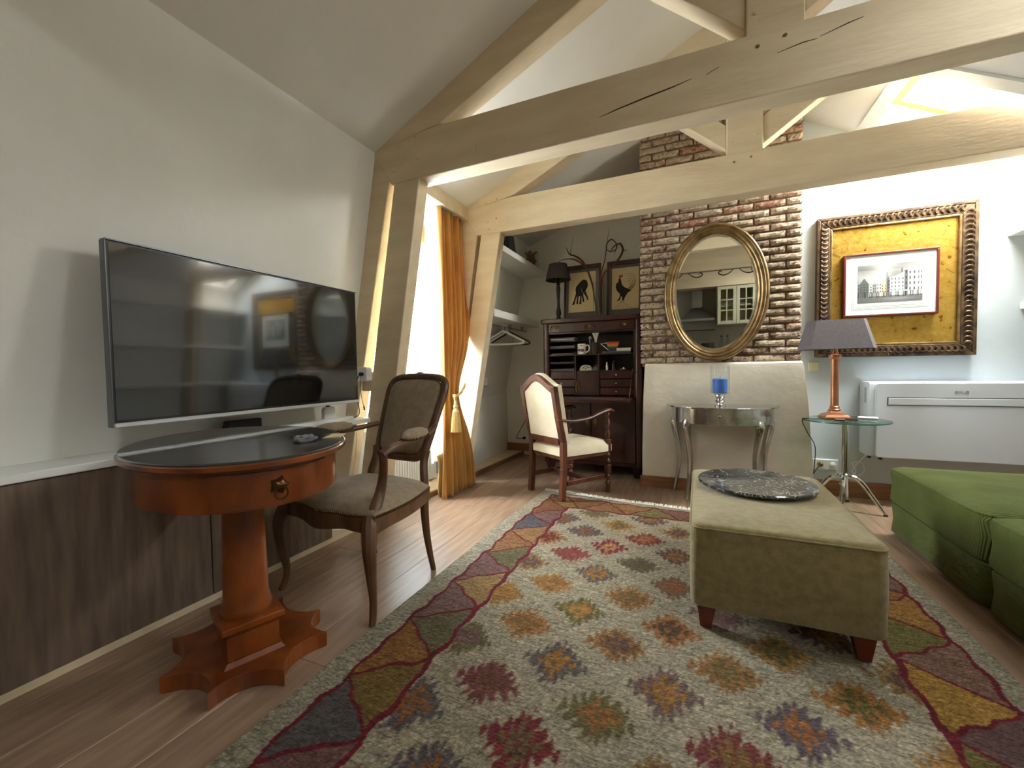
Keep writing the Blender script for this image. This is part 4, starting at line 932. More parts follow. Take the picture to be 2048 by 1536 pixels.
def rooster(p, pw, zb, zt):
    S = (zt-zb); X = lambda a: a*pw*2-pw; Z = lambda a: zb+a*S
    body = [(.24,.73),(.31,.77),(.35,.68),(.37,.6),(.455,.53),(.57,.49),(.72,.43),(.60,.39),(.53,.32),(.47,.255),(.455,.20),(.40,.20),(.38,.30),(.34,.31),(.32,.234),(.22,.19),(.2,.21),(.28,.27),(.31,.36),(.19,.45),(.14,.53),(.16,.62),(.25,.67)]
    flat([[(X(a), Z(b_)) for a, b_ in body]], -.0072, .001, INK, p, 'rooster_print')
    b = B()
    for k in range(5):
        f = 1-.18*k; q0 = [(.51, .83), (.62, .85), (.76, .82), (.87, .72), (.85, .56), (.66, .42), (.56, .44)]
        pts = [(X(.60+(x_-.60)*f), -.0078-.0003*k, Z(.52+(z_-.52)*f)) for x_, z_ in q0]
        b.tube(pts, [.001, .0025, .0042, .0048, .0044, .0034, .002], 5, 3, .3)
    b.build('tail_print', INK, p)
    flat([[(X(a), Z(b_)) for a, b_ in [(.26,.77),(.25,.81),(.30,.83),(.38,.83),(.42,.80),(.36,.765),(.30,.76)]]], -.0074, .001, REDP, p, 'comb_print')
    b = B()
    for a in (.10, .26, .44, .60, .74): b.tube([(X(.38), -.0078, Z(.20)), (X(a), -.0078, Z(.0+.01*(a > .5)))], .0016, 5, 1, .4)
    b.build('line_print', INK, p)
picture('elephant_picture', 'framed elephant print leaning on the bureau behind the lamp', -1.205, -.832, elephant)
picture('rooster_picture', 'framed rooster print with a red comb leaning beside the chimney', -.770, -.415, rooster)
va = thing('cylinder_vase', 'tall clear glass cylinder vase between the two prints', 'vase', (-.818, 4.0, Z0))
B().lathe([(.001, .004), (.054, .004), (.054, .355), (.05, .355), (.05, .016), (.001, .016)], n=28, cap=False).build('glass', GLASS, va, smooth=True)
tw = thing('curly_branches', 'reddish curly willow branches standing in the glass vase', 'branches', (-.818, 4.0, Z0+.02))
def T2(pts, r): return B().tube([(x*.9905-.0, 4.0+dy, z*.985+.02) for x, z, dy in pts], r, 7, 5)
P = T2([(-.83, 1.50, 0), (-.865, 1.66, .0), (-.885, 1.80, 0), (-.934, 1.955, 0), (-.99, 2.05, 0), (-1.06, 2.105, 0), (-1.108, 2.125, -.01), (-1.143, 2.199, -.01)], [.004, .006, .008, .010, .012, .009, .006, .002]); P.build('branch', TWIG, tw, w=True, smooth=True)
T2([(-.95, 1.98, .01), (-1.04, 2.06, .012), (-1.12, 2.085, .01), (-1.20, 2.075, .0), (-1.26, 2.03, 0)], [.006, .009, .005, .003, .0015]).build('branch', TWIG, tw, w=True, smooth=True)
T2([(-1.10, 2.12, 0), (-1.09, 2.2, 0), (-1.072, 2.30, 0)], [.004, .002, .001]).build('twig', TWIG, tw, w=True, smooth=True)
T2([(-.80, 1.50, 0), (-.812, 1.75, 0), (-.80, 1.90, 0), (-.765, 2.02, 0), (-.75, 2.12, 0), (-.742, 2.18, 0), (-.70, 2.215, .0), (-.655, 2.17, .01), (-.66, 2.12, .01), (-.71, 2.10, .0), (-.745, 2.13, -.01)], [.005, .006, .006, .005, .005, .006, .007, .006, .006, .005, .003]).build('branch', TWIG, tw, w=True, smooth=True)
T2([(-.80, 1.52, .01), (-.80, 1.80, .01), (-.77, 1.91, .01), (-.70, 1.96, .0), (-.635, 2.02, 0), (-.595, 2.10, 0), (-.62, 2.165, 0), (-.67, 2.15, 0), (-.71, 2.11, .01)], [.006, .009, .011, .010, .010, .010, .009, .007, .004]).build('branch', TWIG, tw, w=True, smooth=True)
T2([(-.748, 2.16, 0), (-.735, 2.23, 0), (-.719, 2.33, 0)], [.004, .002, .001]).build('twig', TWIG, tw, w=True, smooth=True)
T2([(-.605, 2.10, 0), (-.575, 2.098, 0), (-.55, 2.095, 0)], [.004, .003, .001]).build('twig', TWIG, tw, w=True, smooth=True)
T2([(-.66, 2.11, 0), (-.675, 2.06, -.01)], [.003, .001]).build('twig', TWIG, tw, w=True, smooth=True)

# ================================================================== OVAL MIRROR
mr = thing('oval_mirror', 'oval mirror in a wide moulded gilt frame on the brick chimney', 'mirror', (.162, 3.622, 1.565), (math.radians(2.0), 0, 0))
prof = [(.0, .0), (.0, .028), (.008, .036), (.020, .038), (.028, .030), (.034, .034), (.046, .032), (.054, .022), (.060, .024), (.068, .018), (.076, .012), (.082, .010), (.082, .0)]
b = B(); N = 72; vs = []
for k in range(N):
    t = 2*PI*k/N
    ea, eb = .368, .528
    nx_, nz_ = math.cos(t)*eb, math.sin(t)*ea; L = math.hypot(nx_, nz_); nx_, nz_ = nx_/L, nz_/L
    for d, h in prof: vs.append((ea*math.cos(t)-nx_*d, -h, eb*math.sin(t)-nz_*d))
m = len(prof); b.add(vs, [(k*m+i, k*m+(i+1) % m, ((k+1) % N)*m+(i+1) % m, ((k+1) % N)*m+i) for k in range(N) for i in range(m)])
b.build('gilt_frame', GOLDF, mr, smooth=True, ang=1.2)
def ellp(f): return [(.289*f*math.cos(2*PI*k/72), .449*f*math.sin(2*PI*k/72)) for k in range(72)]
B().prism(ellp(1.0), -.009, -.004, 'y').build('mirror_glass', MIRR, mr)
b = B(); e1, e2 = ellp(.955), ellp(1.0)
b.add([(x, -.0115, z) for x, z in e1]+[(x, -.0092, z) for x, z in e2]+[(x, -.0092, z) for x, z in e1], [(k, (k+1) % 72, 72+(k+1) % 72, 72+k) for k in range(72)]+[(k, 144+k, 144+(k+1) % 72, (k+1) % 72) for k in range(72)])
b.build('bevelled_rim', MIRR, mr)

# ================================================================== GOLD PICTURE
gp_ = thing('gilded_picture', 'big ornate dark gold frame holding a gold leaf panel with a street engraving', 'picture', (1.297, 3.81, 1.045), (math.radians(-.8), math.radians(.4), 0))
GX, GZ = .444, 1.03
def frame_ring(o_, i_, y0, y1, m, nm, p, bev=.004, cz=GZ/2, slope=0):
    (ox, oz), (ix, iz) = o_, i_
    b = B()
    A = [(-ox, -oz), (ox, -oz), (ox, oz), (-ox, oz)]; Bq = [(-ix, -iz), (ix, -iz), (ix, iz), (-ix, iz)]
    for k in range(4):
        a, b2, c_, d = A[k], A[(k+1) % 4], Bq[(k+1) % 4], Bq[k]
        f = [(a[0], y0+slope, a[1]+cz), (b2[0], y0+slope, b2[1]+cz), (c_[0], y0, c_[1]+cz), (d[0], y0, d[1]+cz)]; g = [(x, y1, z) for x, y, z in f]
        b.hexa(f, g)
    return b.build(nm, m, p, bevel=bev)
FRD = M('bronze_frame', (112, 90, 68), (64, 50, 38), rough=.4, metal=.55, scale=18, bump=.3, bscale=60)
frame_ring((GX, GZ/2), (GX-.022, GZ/2-.022), -.035, .015, FRD, 'outer_moulding', gp_)
frame_ring((GX-.022, GZ/2-.022), (GX-.08, GZ/2-.08), -.03, .015, FRD, 'carved_bed', gp_)
frame_ring((GX-.08, GZ/2-.08), (GX-.096, GZ/2-.096), -.028, .012, GOLDF, 'inner_gilt_moulding', gp_)
# carved leaf ornament: one curled lobe after the other, all round
lob = B()
def lobe(px_, pz_, ang):
    pts = [(-.020, 0), (-.008, .013), (.010, .012), (.018, .0), (.010, -.010)]
    c_, s_ = math.cos(ang), math.sin(ang)
    lob.tube([(px_+x*c_-z*s_, -.034-.006*math.sin(i*.8), pz_+x*s_+z*c_) for i, (x, z) in enumerate(pts)], [.003, .007, .008, .006, .002], 6, 3, .8, upv=(0, 1, 0))
xm, zm = GX-.046, GZ/2-.046
for k in range(27):
    zz_ = -zm+.03+k*(2*zm-.06)/26
    lobe(-xm, GZ/2+zz_, PI); lobe(xm, GZ/2+zz_, 0)
for k in range(23):
    xx_ = -xm+.03+k*(2*xm-.06)/22
    lobe(xx_, GZ/2-zm, -PI/2); lobe(xx_, GZ/2+zm, PI/2)
lob.build('carved_ornament', FRD, gp_, smooth=True)['kind'] = 'stuff'
B().box(-GX+.09, GX-.09, -.008, .0, .09, GZ-.09).build('gold_leaf_panel', LEAF, gp_)
# inner framed engraving standing off the panel
ei = bpy.data.objects.new('engraving', None); COL.objects.link(ei); ei.parent = gp_; ei.location = (-.022, -.01, .287); ei['label'] = 'small dark red frame with a grey street engraving'
IWX, IWZ = .263, .45
RF = M('dark_red_frame', (104, 36, 28), (80, 26, 22), rough=.35, scale=10)
b = B()
b.box(-IWX, IWX, -.045, 0, 0, .013).box(-IWX, IWX, -.045, 0, IWZ-.013, IWZ).box(-IWX, -IWX+.013, -.045, 0, .013, IWZ-.013).box(IWX-.013, IWX, -.045, 0, .013, IWZ-.013)
b.build('red_frame', RF, ei, bevel=.002)
B().box(-IWX+.013, IWX-.013, -.035, -.002, .013, IWZ-.013).build('mat_board', MATB, ei)
for k, d in enumerate((.052, .060, .073)):
    b = B(); t = .0012 if k < 2 else .003
    b.box(-IWX+d, IWX-d, -.0362, -.035, d, d+t).box(-IWX+d, IWX-d, -.0362, -.035, IWZ-d-t, IWZ-d).box(-IWX+d, -IWX+d+t, -.0362, -.035, d, IWZ-d).box(IWX-d-t, IWX-d, -.0362, -.035, d, IWZ-d)
    b.build('ruled_line', MATL if k < 2 else WHITE, ei)
# the print: a street front in greys, painted vertex by vertex on a fine grid
def color_grid(nm, nx_, nz_, fn, x0, x1, z0, z1, y, parent, rough=.8):
    me = bpy.data.meshes.new(nm); X, Z = np.meshgrid(np.linspace(0, 1, nx_), np.linspace(0, 1, nz_))
    co = np.stack([x0+(x1-x0)*X, np.full_like(X, y), z0+(z1-z0)*Z], -1).reshape(-1, 3)
    i = np.arange((nx_-1)*(nz_-1)); r_i, c_i = i//(nx_-1), i % (nx_-1); a = r_i*nx_+c_i
    fc = np.stack([a, a+1, a+1+nx_, a+nx_], -1)
    me.from_pydata(co.tolist(), [], fc.tolist())
    C = fn(X, Z).reshape(-1, 3)/255.; C = np.where(C <= .04045, C/12.92, ((C+.055)/1.055)**2.4)
    at = me.color_attributes.new('Col', 'FLOAT_COLOR', 'POINT'); at.data.foreach_set('color', np.c_[C, np.ones(len(C))].astype(np.float32).ravel())
    me.materials.append(attr_mat(nm+'_colours', rough, False)); o = bpy.data.objects.new(nm, me); COL.objects.link(o); o.parent = parent; return o
def street(X, Z):
    r = np.random.default_rng(3); g = np.full(X.shape, 150.)
    g += 26*np.sin(X*7+Z*5)*np.sin(Z*9-X*3)+18*np.exp(-((X-.42)/.12)**2-((Z-.80)/.12)**2)*2.4-20*(Z > .85)
    C = np.stack([g, g, g*.98], -1)
    def blk(x0, x1, top_l, top_r, v, gable=None, wins=(3, 3), z0=.16, tint=(1, 1, 1)):
        t = (X-x0)/(x1-x0); tp_ = top_l+(top_r-top_l)*t
        if gable: tp_ = tp_+gable*(1-np.abs(2*t-1))
        mk = (X >= x0) & (X < x1) & (Z < tp_) & (Z > z0); vv = v+6*r.standard_normal(X.shape)
        for k in range(3): C[..., k][mk] = (vv*tint[k])[mk]
        nw, nh = wins; zt_ = np.minimum(top_l, top_r)
        wx = (t*nw) % 1; wz = ((Z-z0-.08)/(zt_-z0-.06)*nh) % 1
        wm = mk & (wx > .32) & (wx < .68) & (wz > .3) & (wz < .8) & (Z < zt_) & (Z > z0+.08)
        C[wm] = v*.42
    blk(.0, .03, .5, .5, 96, wins=(1, 3)); blk(.03, .175, .50, .50, 84, .16, (3, 4), tint=(.94, 1.02, 1.0)); blk(.18, .24, .42, .42, 168, .06, (1, 3)); blk(.24, .30, .46, .46, 132, .05, (2, 3)); blk(.30, .38, .48, .50, 176, .10, (2, 3)); blk(.37, .46, .44, .44, 168, .10, (2, 3), tint=(1.08, .98, .84)); blk(.455, .51, .56, .56, 100, .12, (1, 4))
    blk(.51, .73, .62, .76, 192, None, (4, 4)); blk(.73, .78, .80, .80, 92, None, (1, 4)); blk(.78, .91, .78, .78, 172, .12, (2, 4)); blk(.92, 1.0, .78, .80, 176, .10, (2, 4))
    mk = (X > .455) & (X < .47) & (Z < .78) & (Z > .3); C[mk] = 96
    mk = (X > .68) & (X < .70) & (Z > .74) & (Z < .86); C[mk] = 84
    mk = Z < .16; C[mk] = (92+40*np.exp(-((X-.62)/.25)**2-((Z-.08)/.05)**2)+10*r.standard_normal(X.shape))[mk][:, None]
    pe = (Z > .13) & (Z < .27) & (np.sin(X*170)+np.sin(X*61+1) > .5); C[pe] = C[pe]*.5
    m2 = (X > .5) & (X < .78) & (Z > .26) & (Z < .30); C[m2] = (150, 172, 170)
    return np.clip(C, 20, 235)
color_grid('street_print', 220, 120, street, -IWX+.084, IWX-.084, .098, IWZ-.084, -.0365, ei)

# ================================================================== CONSOLE TABLE AND CANDLE
cn = thing('console_table', 'half moon polished metal console table on curved legs', 'table', (.20, 3.595, 0))
def dshape(hx, dep, y0=0, n=28, e=.82):
    return [(hx*math.cos(PI*k/n), y0-dep*math.sin(PI*k/n)**e) for k in range(n+1)]
B().prism(dshape(.388, .37), .690, .702, 'z').build('tabletop', ALU, cn, bevel=.002)
B().prism(dshape(.352, .335), .576, .6895, 'z').build('apron', ALU, cn, smooth=True, ang=.5, bevel=.002)
dw = B(); 
pts = dshape(.3535, .338, 0, 56); seg_ = [p for p in pts if -.145 < p[0] < .095]
dw.add([(x, y-.003, z) for z in (.596, .668) for x, y in seg_]+[(x, y+.01, z) for z in (.596, .668) for x, y in seg_], [])
ns = len(seg_)
dw.f = [(i, i+1, ns+i+1, ns+i) for i in range(ns-1)]+[(2*ns+i, 2*ns+i+1, i+1, i) for i in range(ns-1)]+[(ns+i, ns+i+1, 3*ns+i+1, 3*ns+i) for i in range(ns-1)]+[(0, ns, 3*ns, 2*ns), (ns-1, 2*ns-1, 4*ns-1, 3*ns-1)]
d = dw.build('drawer', ALU, cn, smooth=True)
kx = -.025; B().lathe([(.004, -.004), (.004, .008), (.012, .014), (.010, .020), (.001, .023)], n=14).xf(Matrix.Translation((kx, -.340, .642)) @ Matrix.Rotation(PI/2, 4, 'X')).build('knob', CHROME, d, smooth=True)
for (ax, ay, ox, oy) in ((-.31, -.03, -1, -.12), (.31, -.03, 1, -.12), (-.225, -.225, -.6, -.6), (.225, -.225, .6, -.6)):
    L = math.hypot(ox, oy); ox, oy = ox/L, oy/L
    pp_ = [(.0, .64), (.010, .60), (.022, .565), (.016, .50), (-.004, .40), (-.016, .30), (-.010, .18), (.012, .07), (.026, .0)]
    B().tube([(ax+ox*d_, ay+oy*d_, z) for d_, z in pp_], [.030, .036, .040, .034, .028, .024, .020, .017, .018], 8, 3, .75).build('leg', ALU, cn, smooth=True, ang=.9)
ca = thing('candle_holder', 'mirrored pedestal candle holder with a clear glass cylinder', 'candle holder', (.188, 3.40, .7025))
B().lathe([(.038, 0), (.038, .006), (.020, .012), (.018, .022), (.030, .034), (.034, .042), (.024, .052), (.026, .062), (.036, .072), (.034, .084), (.045, .092), (.045, .095), (.001, .095)], n=24).build('silver_stem', CHROME, ca, smooth=True)
B().lathe([(.064, .0955), (.064, .298), (.0615, .298), (.0615, .099), (.001, .099), (.001, .0955), (.064, .0955)], n=32, cap=False).build('glass_cylinder', GLASS, ca, smooth=True)
cw = thing('pillar_candle', 'thick blue pillar candle inside the glass cylinder', 'candle', (.188, 3.40, .803))
B().lathe([(.050, 0), (.050, .098), (.044, .103), (.001, .098)], n=28, cap=False).build('wax', BLUEC, cw, smooth=True)
B().tube([(0, 0, .095), (.002, 0, .115)], .0018, 5, 1).build('wick', BLACK, cw)

# ================================================================== GLASS SIDE TABLE AND LAMP
gs = thing('glass_side_table', 'round glass side table on a chrome pole with splayed legs', 'table', (.955, 3.48, 0))
B().lathe([(.001, .610), (.238, .610), (.241, .614), (.241, .618), (.238, .620), (.001, .620)], n=56, cap=False).build('glass_top', TGLASS, gs, smooth=True)
B().lathe([(.241, .6105), (.2425, .615), (.241, .6195), (.2395, .615), (.241, .6105)], n=56, cap=False).build('green_glass_edge', M('green_glass_rim', (60, 110, 96), rough=.15), gs, smooth=True)
B().lathe([(.021, .235), (.021, .596), (.036, .600), (.036, .6095)], n=24).build('pole', CHROME, gs, smooth=True)
B().lathe([(.026, .222), (.030, .23), (.030, .245), (.022, .252)], n=24).build('collar', CHROME, gs, smooth=True)
for a in (-20, 70, 160, 250):
    a = math.radians(a); r_s = [(.012, .232), (.05, .228), (.09, .20), (.15, .11), (.20, .03), (.212, .012)]
    lg_ = B().tube([(r*math.cos(a), r*math.sin(a), z) for r, z in r_s], [.014, .016, .016, .013, .009, .008], 10, 4).build('leg', CHROME, gs, smooth=True)
    B().lathe([(.012, 0), (.013, .008), (.008, .014)], c=(.212*math.cos(a), .212*math.sin(a), 0), n=12).build('glide', BLACK, lg_, smooth=True)
B().tube([(-.03, -.04, .215), (-.015, -.045, .205), (-.012, -.05, .188), (-.028, -.055, .18), (-.042, -.05, .192)], .0035, 6).build('bag_hook', CHROME, gs, smooth=True)
tl = thing('table_lamp', 'copper column lamp with a grey rectangular shade on the glass table', 'lamp', (.895, 3.48, .6205), .05)
b = B()
for (h0, h1, w0, w1) in ((0, .018, .076, .076), (.018, .030, .070, .064), (.030, .042, .064, .040), (.042, .058, .036, .030)):
    b.hexa([(-w0,-w0,h0),(w0,-w0,h0),(w0,w0,h0),(-w0,w0,h0)], [(-w1,-w1,h1),(w1,-w1,h1),(w1,w1,h1),(-w1,w1,h1)])
b.build('square_base', COPPER, tl, bevel=.002)
B().lathe([(.034, .056), (.036, .066), (.028, .074), (.030, .084), (.023, .092), (.0225, .39), (.024, .40), (.024, .406), (.022, .412), (.034, .424), (.036, .44), (.020, .446), (.012, .50)], n=20).build('column', COPPER, tl, smooth=True)
def cutrect(hx, hy, c): return [(-hx+c, -hy), (hx-c, -hy), (hx, -hy+c), (hx, hy-c), (hx-c, hy), (-hx+c, hy), (-hx, hy-c), (-hx, -hy+c)]
b = B(); lo_, hi_ = cutrect(.200, .115, .03), cutrect(.152, .078, .024); n = 8
lo2, hi2 = cutrect(.198, .113, .03), cutrect(.150, .076, .024)
b.add([(x, y, .478) for x, y in lo_]+[(x, y, .672) for x, y in hi_]+[(x, y, .478) for x, y in lo2]+[(x, y, .672) for x, y in hi2], [(i, (i+1) % n, n+(i+1) % n, n+i) for i in range(n)]+[(2*n+i, 3*n+i, 3*n+(i+1) % n, 2*n+(i+1) % n) for i in range(n)]+[(i, 2*n+i, 2*n+(i+1) % n, (i+1) % n) for i in range(n)]+[(n+i, n+(i+1) % n, 3*n+(i+1) % n, 3*n+i) for i in range(n)])
b.build('lampshade', GSHADE, tl)
B().tube([(-.08, 0, .60), (.08, 0, .60)], .003, 6, 1).tube([(0, -.076, .60), (0, .076, .60)], .003, 6, 1).tube([(0, 0, .5), (0, 0, .60)], .004, 6, 1).build('shade_carrier', STEEL, tl)
tag(world(B().tube([(.82, 3.43, .626), (.76, 3.41, .624), (.715, 3.42, .625), (.705, 3.45, .60), (.76, 3.53, .5), (.815, 3.60, .40), (.835, 3.72, .20), (.845, 3.77, .17), (.865, 3.785, .20), (.892, 3.79, .236)], .003, 6).build('lamp_flex', CABLEB), (.83, 3.44, .62)), 'dark flex running from the copper lamp down to the double socket', 'cable')
sd = thing('inline_switch', 'dark inline switch of the lamp at the copper base', 'switch', (.895, 3.375, .6205)); B().box(-.03, .03, -.012, .012, 0, .014, .004).build('body', M('brown_switch', (70, 30, 20), rough=.3), sd)
tag(world(B().tube([(.95, 3.38, .628), (.99, 3.40, .623), (1.01, 3.43, .623), (.98, 3.46, .623)], .003, 6).build('flex_loop', CABLEB), (.97, 3.4, .62)), 'short dark loop of flex beside the copper lamp foot', 'cable')
rm = thing('white_remote', 'small white rounded remote control lying on the glass table', 'remote', (1.10, 3.55, .6205), -.3); B().box(-.055, .055, -.022, .022, 0, .014, .006).build('body', WHITE, rm)
ds = thing('double_socket', 'white double wall socket low behind the glass table', 'socket', (.93, YR-.008, .235))
B().box(.852, 1.012, YR-.014, YR, .195, .275, .004).build('plate', WHITE, ds, w=True)
for x, m_ in ((.895, BRASS), (.975, WHITE)):
    B().lathe([(.019, 0), (.019, .004), (.015, .028), (.008, .034)], n=14).xf(Matrix.Translation((x, YR-.014, .237)) @ Matrix.Rotation(PI/2, 4, 'X')).build('plug', m_, ds, w=True, smooth=True)
tag(world(B().tube([(.975, YR-.05, .235), (.99, YR-.05, .20), (1.02, YR-.04, .16), (1.08, YR-.03, .15), (1.11, YR-.03, .20), (1.09, YR-.03, .26), (1.14, YR-.03, .27), (1.16, YR-.03, .21), (1.12, YR-.03, .17), (1.09, YR-.03, .21), (1.15, YR-.04, .31), (1.20, YR-.05, .37)], .004, 6).build('white_cable', WHITE), (1.0, 3.8, .2)), 'white looped cable hanging below the left end of the heat pump', 'cable')
wsw = thing('light_switch', 'small ivory light switch under the left corner of the gold picture', 'switch', (.855, YR-.006, .98)); B().box(-.038, .038, -.006, .006, -.038, .038, .003).build('plate', IVORY, wsw); B().box(-.024, .024, -.012, -.006, -.026, .026, .002).build('rocker', IVORY, wsw)

# ================================================================== HEAT PUMP
hp = thing('wall_heat_pump', 'wide flat white wall heat pump under the gold picture', 'air conditioner', (1.65, 3.73, .34))
b = B(); sec = roundrect(3.640, YR-.004, .348, .868, .02, 4)
b.prism([(y, z) for y, z in sec], 1.135, 2.10, 'x'); b.build('casing', ACW, hp, w=True, smooth=True, ang=.5)
B().prism(roundrect(1.165, 2.08, .345, .862, .02, 4), 3.622, 3.645, 'y').build('front_panel', ACW, hp, w=True, bevel=.006)
gv = B(); gv.box(1.226, 2.05, 3.6205, 3.6225, .760, .7635).box(1.226, 2.05, 3.6205, 3.6225, .708, .7115).box(1.226, 1.2295, 3.6205, 3.6225, .711, .760); gv.build('flap_groove', ACG, hp, w=True)
B().box(1.234, 2.05, 3.6195, 3.6225, .7145, .757, .001).build('outlet_flap', ACW, hp, w=True)
B().box(1.132, 1.1355, 3.70, 3.735, .72, .83).build('side_vent', M('vent_grey', (170, 176, 184), rough=.5), hp, w=True)
for x in (1.155, 1.205): B().lathe([(.012, 0), (.012, .022)], c=(x, 3.70 if x < 1.2 else 3.66, .327), n=10).build('drain_stub', BLACK, hp, w=True)
tx = bpy.data.curves.new('brand_lettering', 'FONT'); tx.body = 'OSLO'; tx.size = .024; tx.extrude = .0008; tx.space_character = 1.25
to = bpy.data.objects.new('lettering', tx); COL.objects.link(to)
dg = bpy.context.evaluated_depsgraph_get(); dg.update(); tm = bpy.data.meshes.new_from_object(to.evaluated_get(dg)); bpy.data.objects.remove(to)
tm.materials.clear(); tm.materials.append(M('grey_lettering', (128, 134, 142), rough=.4))
to = bpy.data.objects.new('lettering', tm); COL.objects.link(to); to.parent = hp; to.rotation_euler = (PI/2, 0, 0); to.location = Vector((1.568, 3.6212, .793))-hp.location

# ================================================================== RIGHT WALL SHELVES
for z, xs_, nm in ((1.835, 1.90, 'trim_8'), (1.357, 1.968, 'trim_9')):
    struct(B().box(xs_, rx(z)+.02, -1.9, YR, z-.022, z+.022, .003).build(nm, WALL))
struct(B().box(2.02, rx(.9)+.02, -1.9, YR, .86, .90, .003).build('trim_10', WALL))

# ================================================================== OTTOMAN AND MARBLE TRAY
RZ = .011
ot = thing('long_ottoman', 'long olive beige upholstered ottoman on red wooden legs standing on the rug', 'ottoman', (.29, 2.11, RZ), -.012)
b = B(); ou = roundrect(-.292, .292, -.458, .458, .035, 5)
prf = [(.985, .098), (1.0, .106), (1.008, .25), (1.0, .385), (.985, .401), (.93, .408), (.6, .414), (.02, .416)]
vs = []
for k, z in prf:
    for x, y in ou:
        f = .035*(1-k) if k < 1 else 0
        vs.append((x*k, (abs(y)-(1-k)*.292)*math.copysign(1, y) if k > .9 else y*k, z))
n = len(ou); b.add(vs, [(i*n+j, i*n+(j+1) % n, (i+1)*n+(j+1) % n, (i+1)*n+j) for i in range(len(prf)-1) for j in range(n)]+[tuple(range(n-1, -1, -1)), tuple((len(prf)-1)*n+j for j in range(n))])
b.build('upholstered_body', OTTO, ot, smooth=True, ang=1)
B().tube([(x*1.0, y*1.0, .392) for x, y in ou], .0035, 6, 1, closed=True).build('piping', OTTO, ot, smooth=True)
for sx in (1, -1):
    for sy in (1, -1):
        x, y = sx*.235, sy*.40
        B().hexa([(x-.019+sx*.004,y-.019,0),(x+.019+sx*.004,y-.019,0),(x+.019+sx*.004,y+.019,0),(x-.019+sx*.004,y+.019,0)], [(x-.034,y-.034,.1),(x+.034,y-.034,.1),(x+.034,y+.034,.1),(x-.034,y+.034,.1)]).build('leg', REDW, ot, bevel=.003)
ls = thing('marble_turntable', 'round black marble turntable on the far end of the ottoman', 'tray', (.272, 2.235, RZ+.4165))
B().lathe([(.236, .012), (.245, .014), (.246, .022), (.242, .026), (.001, .026)], n=64, cap=True).build('marble_disc', MARB, ls, smooth=True, ang=.5)
B().lathe([(.15, 0), (.15, .012)], n=32).build('swivel_base', BLACK, ls)

# ================================================================== GREEN CORDUROY SOFA MODULES
def sofa_mod(y0, y1, lab):
    X0, X1 = 1.05, 2.0; yc, xc = (y0+y1)/2, (X0+X1)/2
    s = thing('sofa_module', lab, 'sofa', (xc, yc, 0), 0, 'green corduroy seat modules')
    hx, hy = (X1-X0)/2, (y1-y0)/2
    def puff(z0, z1, r, crown, inset=0):
        ou = roundrect(-hx+inset, hx-inset, -hy+inset, hy-inset, .05, 5); b = B(); prf = [(.010, z0), (.0, z0+.012), (-.006, (z0+z1)/2), (.0, z1-r), (.008, z1-r*.35), (.028, z1), ]
        vs = []
        for d, z in prf:
            for x, y in ou: vs.append((x-math.copysign(d, x), y-math.copysign(d, y), z))
        for k, c_ in ((.82, .5), (.6, .8), (.3, 1), (.02, 1)):
            for x, y in ou: vs.append(((x-math.copysign(.028, x))*k, (y-math.copysign(.028, y))*k, z1+crown*c_))
        n = len(ou); m_ = len(prf)+4
        b.add(vs, [(i*n+j, i*n+(j+1) % n, (i+1)*n+(j+1) % n, (i+1)*n+j) for i in range(m_-1) for j in range(n)]+[tuple(range(n-1, -1, -1)), tuple((m_-1)*n+j for j in range(n))]); return b
    puff(.02, .196, .01, 0, .006).build('base', CORDZ, s, smooth=True, ang=1)
    cu_ = puff(.199, .40, .035, .022).build('seat_cushion', CORDX, s, smooth=True, ang=1)
    ou = roundrect(-hx, hx, -hy, hy, .05, 5)
    B().tube([(x-math.copysign(.008, x), y-math.copysign(.008, y), .388) for x, y in ou], .005, 6, 1, closed=True).build('piping', CORDX, cu_, smooth=True)
    for sx in (1, -1):
        for sy in (1, -1): B().lathe([(.018, 0), (.022, .022)], c=(sx*(hx-.08), sy*(hy-.08), 0), n=12).build('foot', BLACK, s)
    return s
sofa_mod(2.222, 3.09, 'green corduroy seat module standing nearest the heat pump')
sofa_mod(1.340, 2.214, 'green corduroy seat module nearer the camera at the right picture edge')

# ================================================================== BUREAU CHAIR
bc = thing('barley_twist_armchair', 'dark oak armchair with cream upholstery and a barley twist arm post', 'chair', (-.925, 3.275, 0), math.radians(-33))
hw, yb0, yf0 = .195, -.225, .235
def lean(z): return yb0-.012-max(0, z-.44)*.17
for s in (1, -1):
    b = B()
    zs = [(.0 if s < 0 else .0105, yb0-.02), (.25, yb0), (.44, yb0), (.62, lean(.62)), (.865, lean(.865))]
    for (za, ya), (zb, yb_2) in zip(zs[:-1], zs[1:]):
        b.hexa([(s*hw-.021,ya-.021,za),(s*hw+.021,ya-.021,za),(s*hw+.021,ya+.021,za),(s*hw-.021,ya+.021,za)], [(s*hw-.021,yb_2-.021,zb),(s*hw+.021,yb_2-.021,zb),(s*hw+.021,yb_2+.021,zb),(s*hw-.021,yb_2+.021,zb)])
    b.build('rear_leg_post', OAKD, bc, bevel=.003)
def archz(x):
    t = abs(x)/(hw+.021); q_ = max(0, 1-t/.86); q_ = q_*q_*(3-2*q_)
    return .868+.088*q_**.75
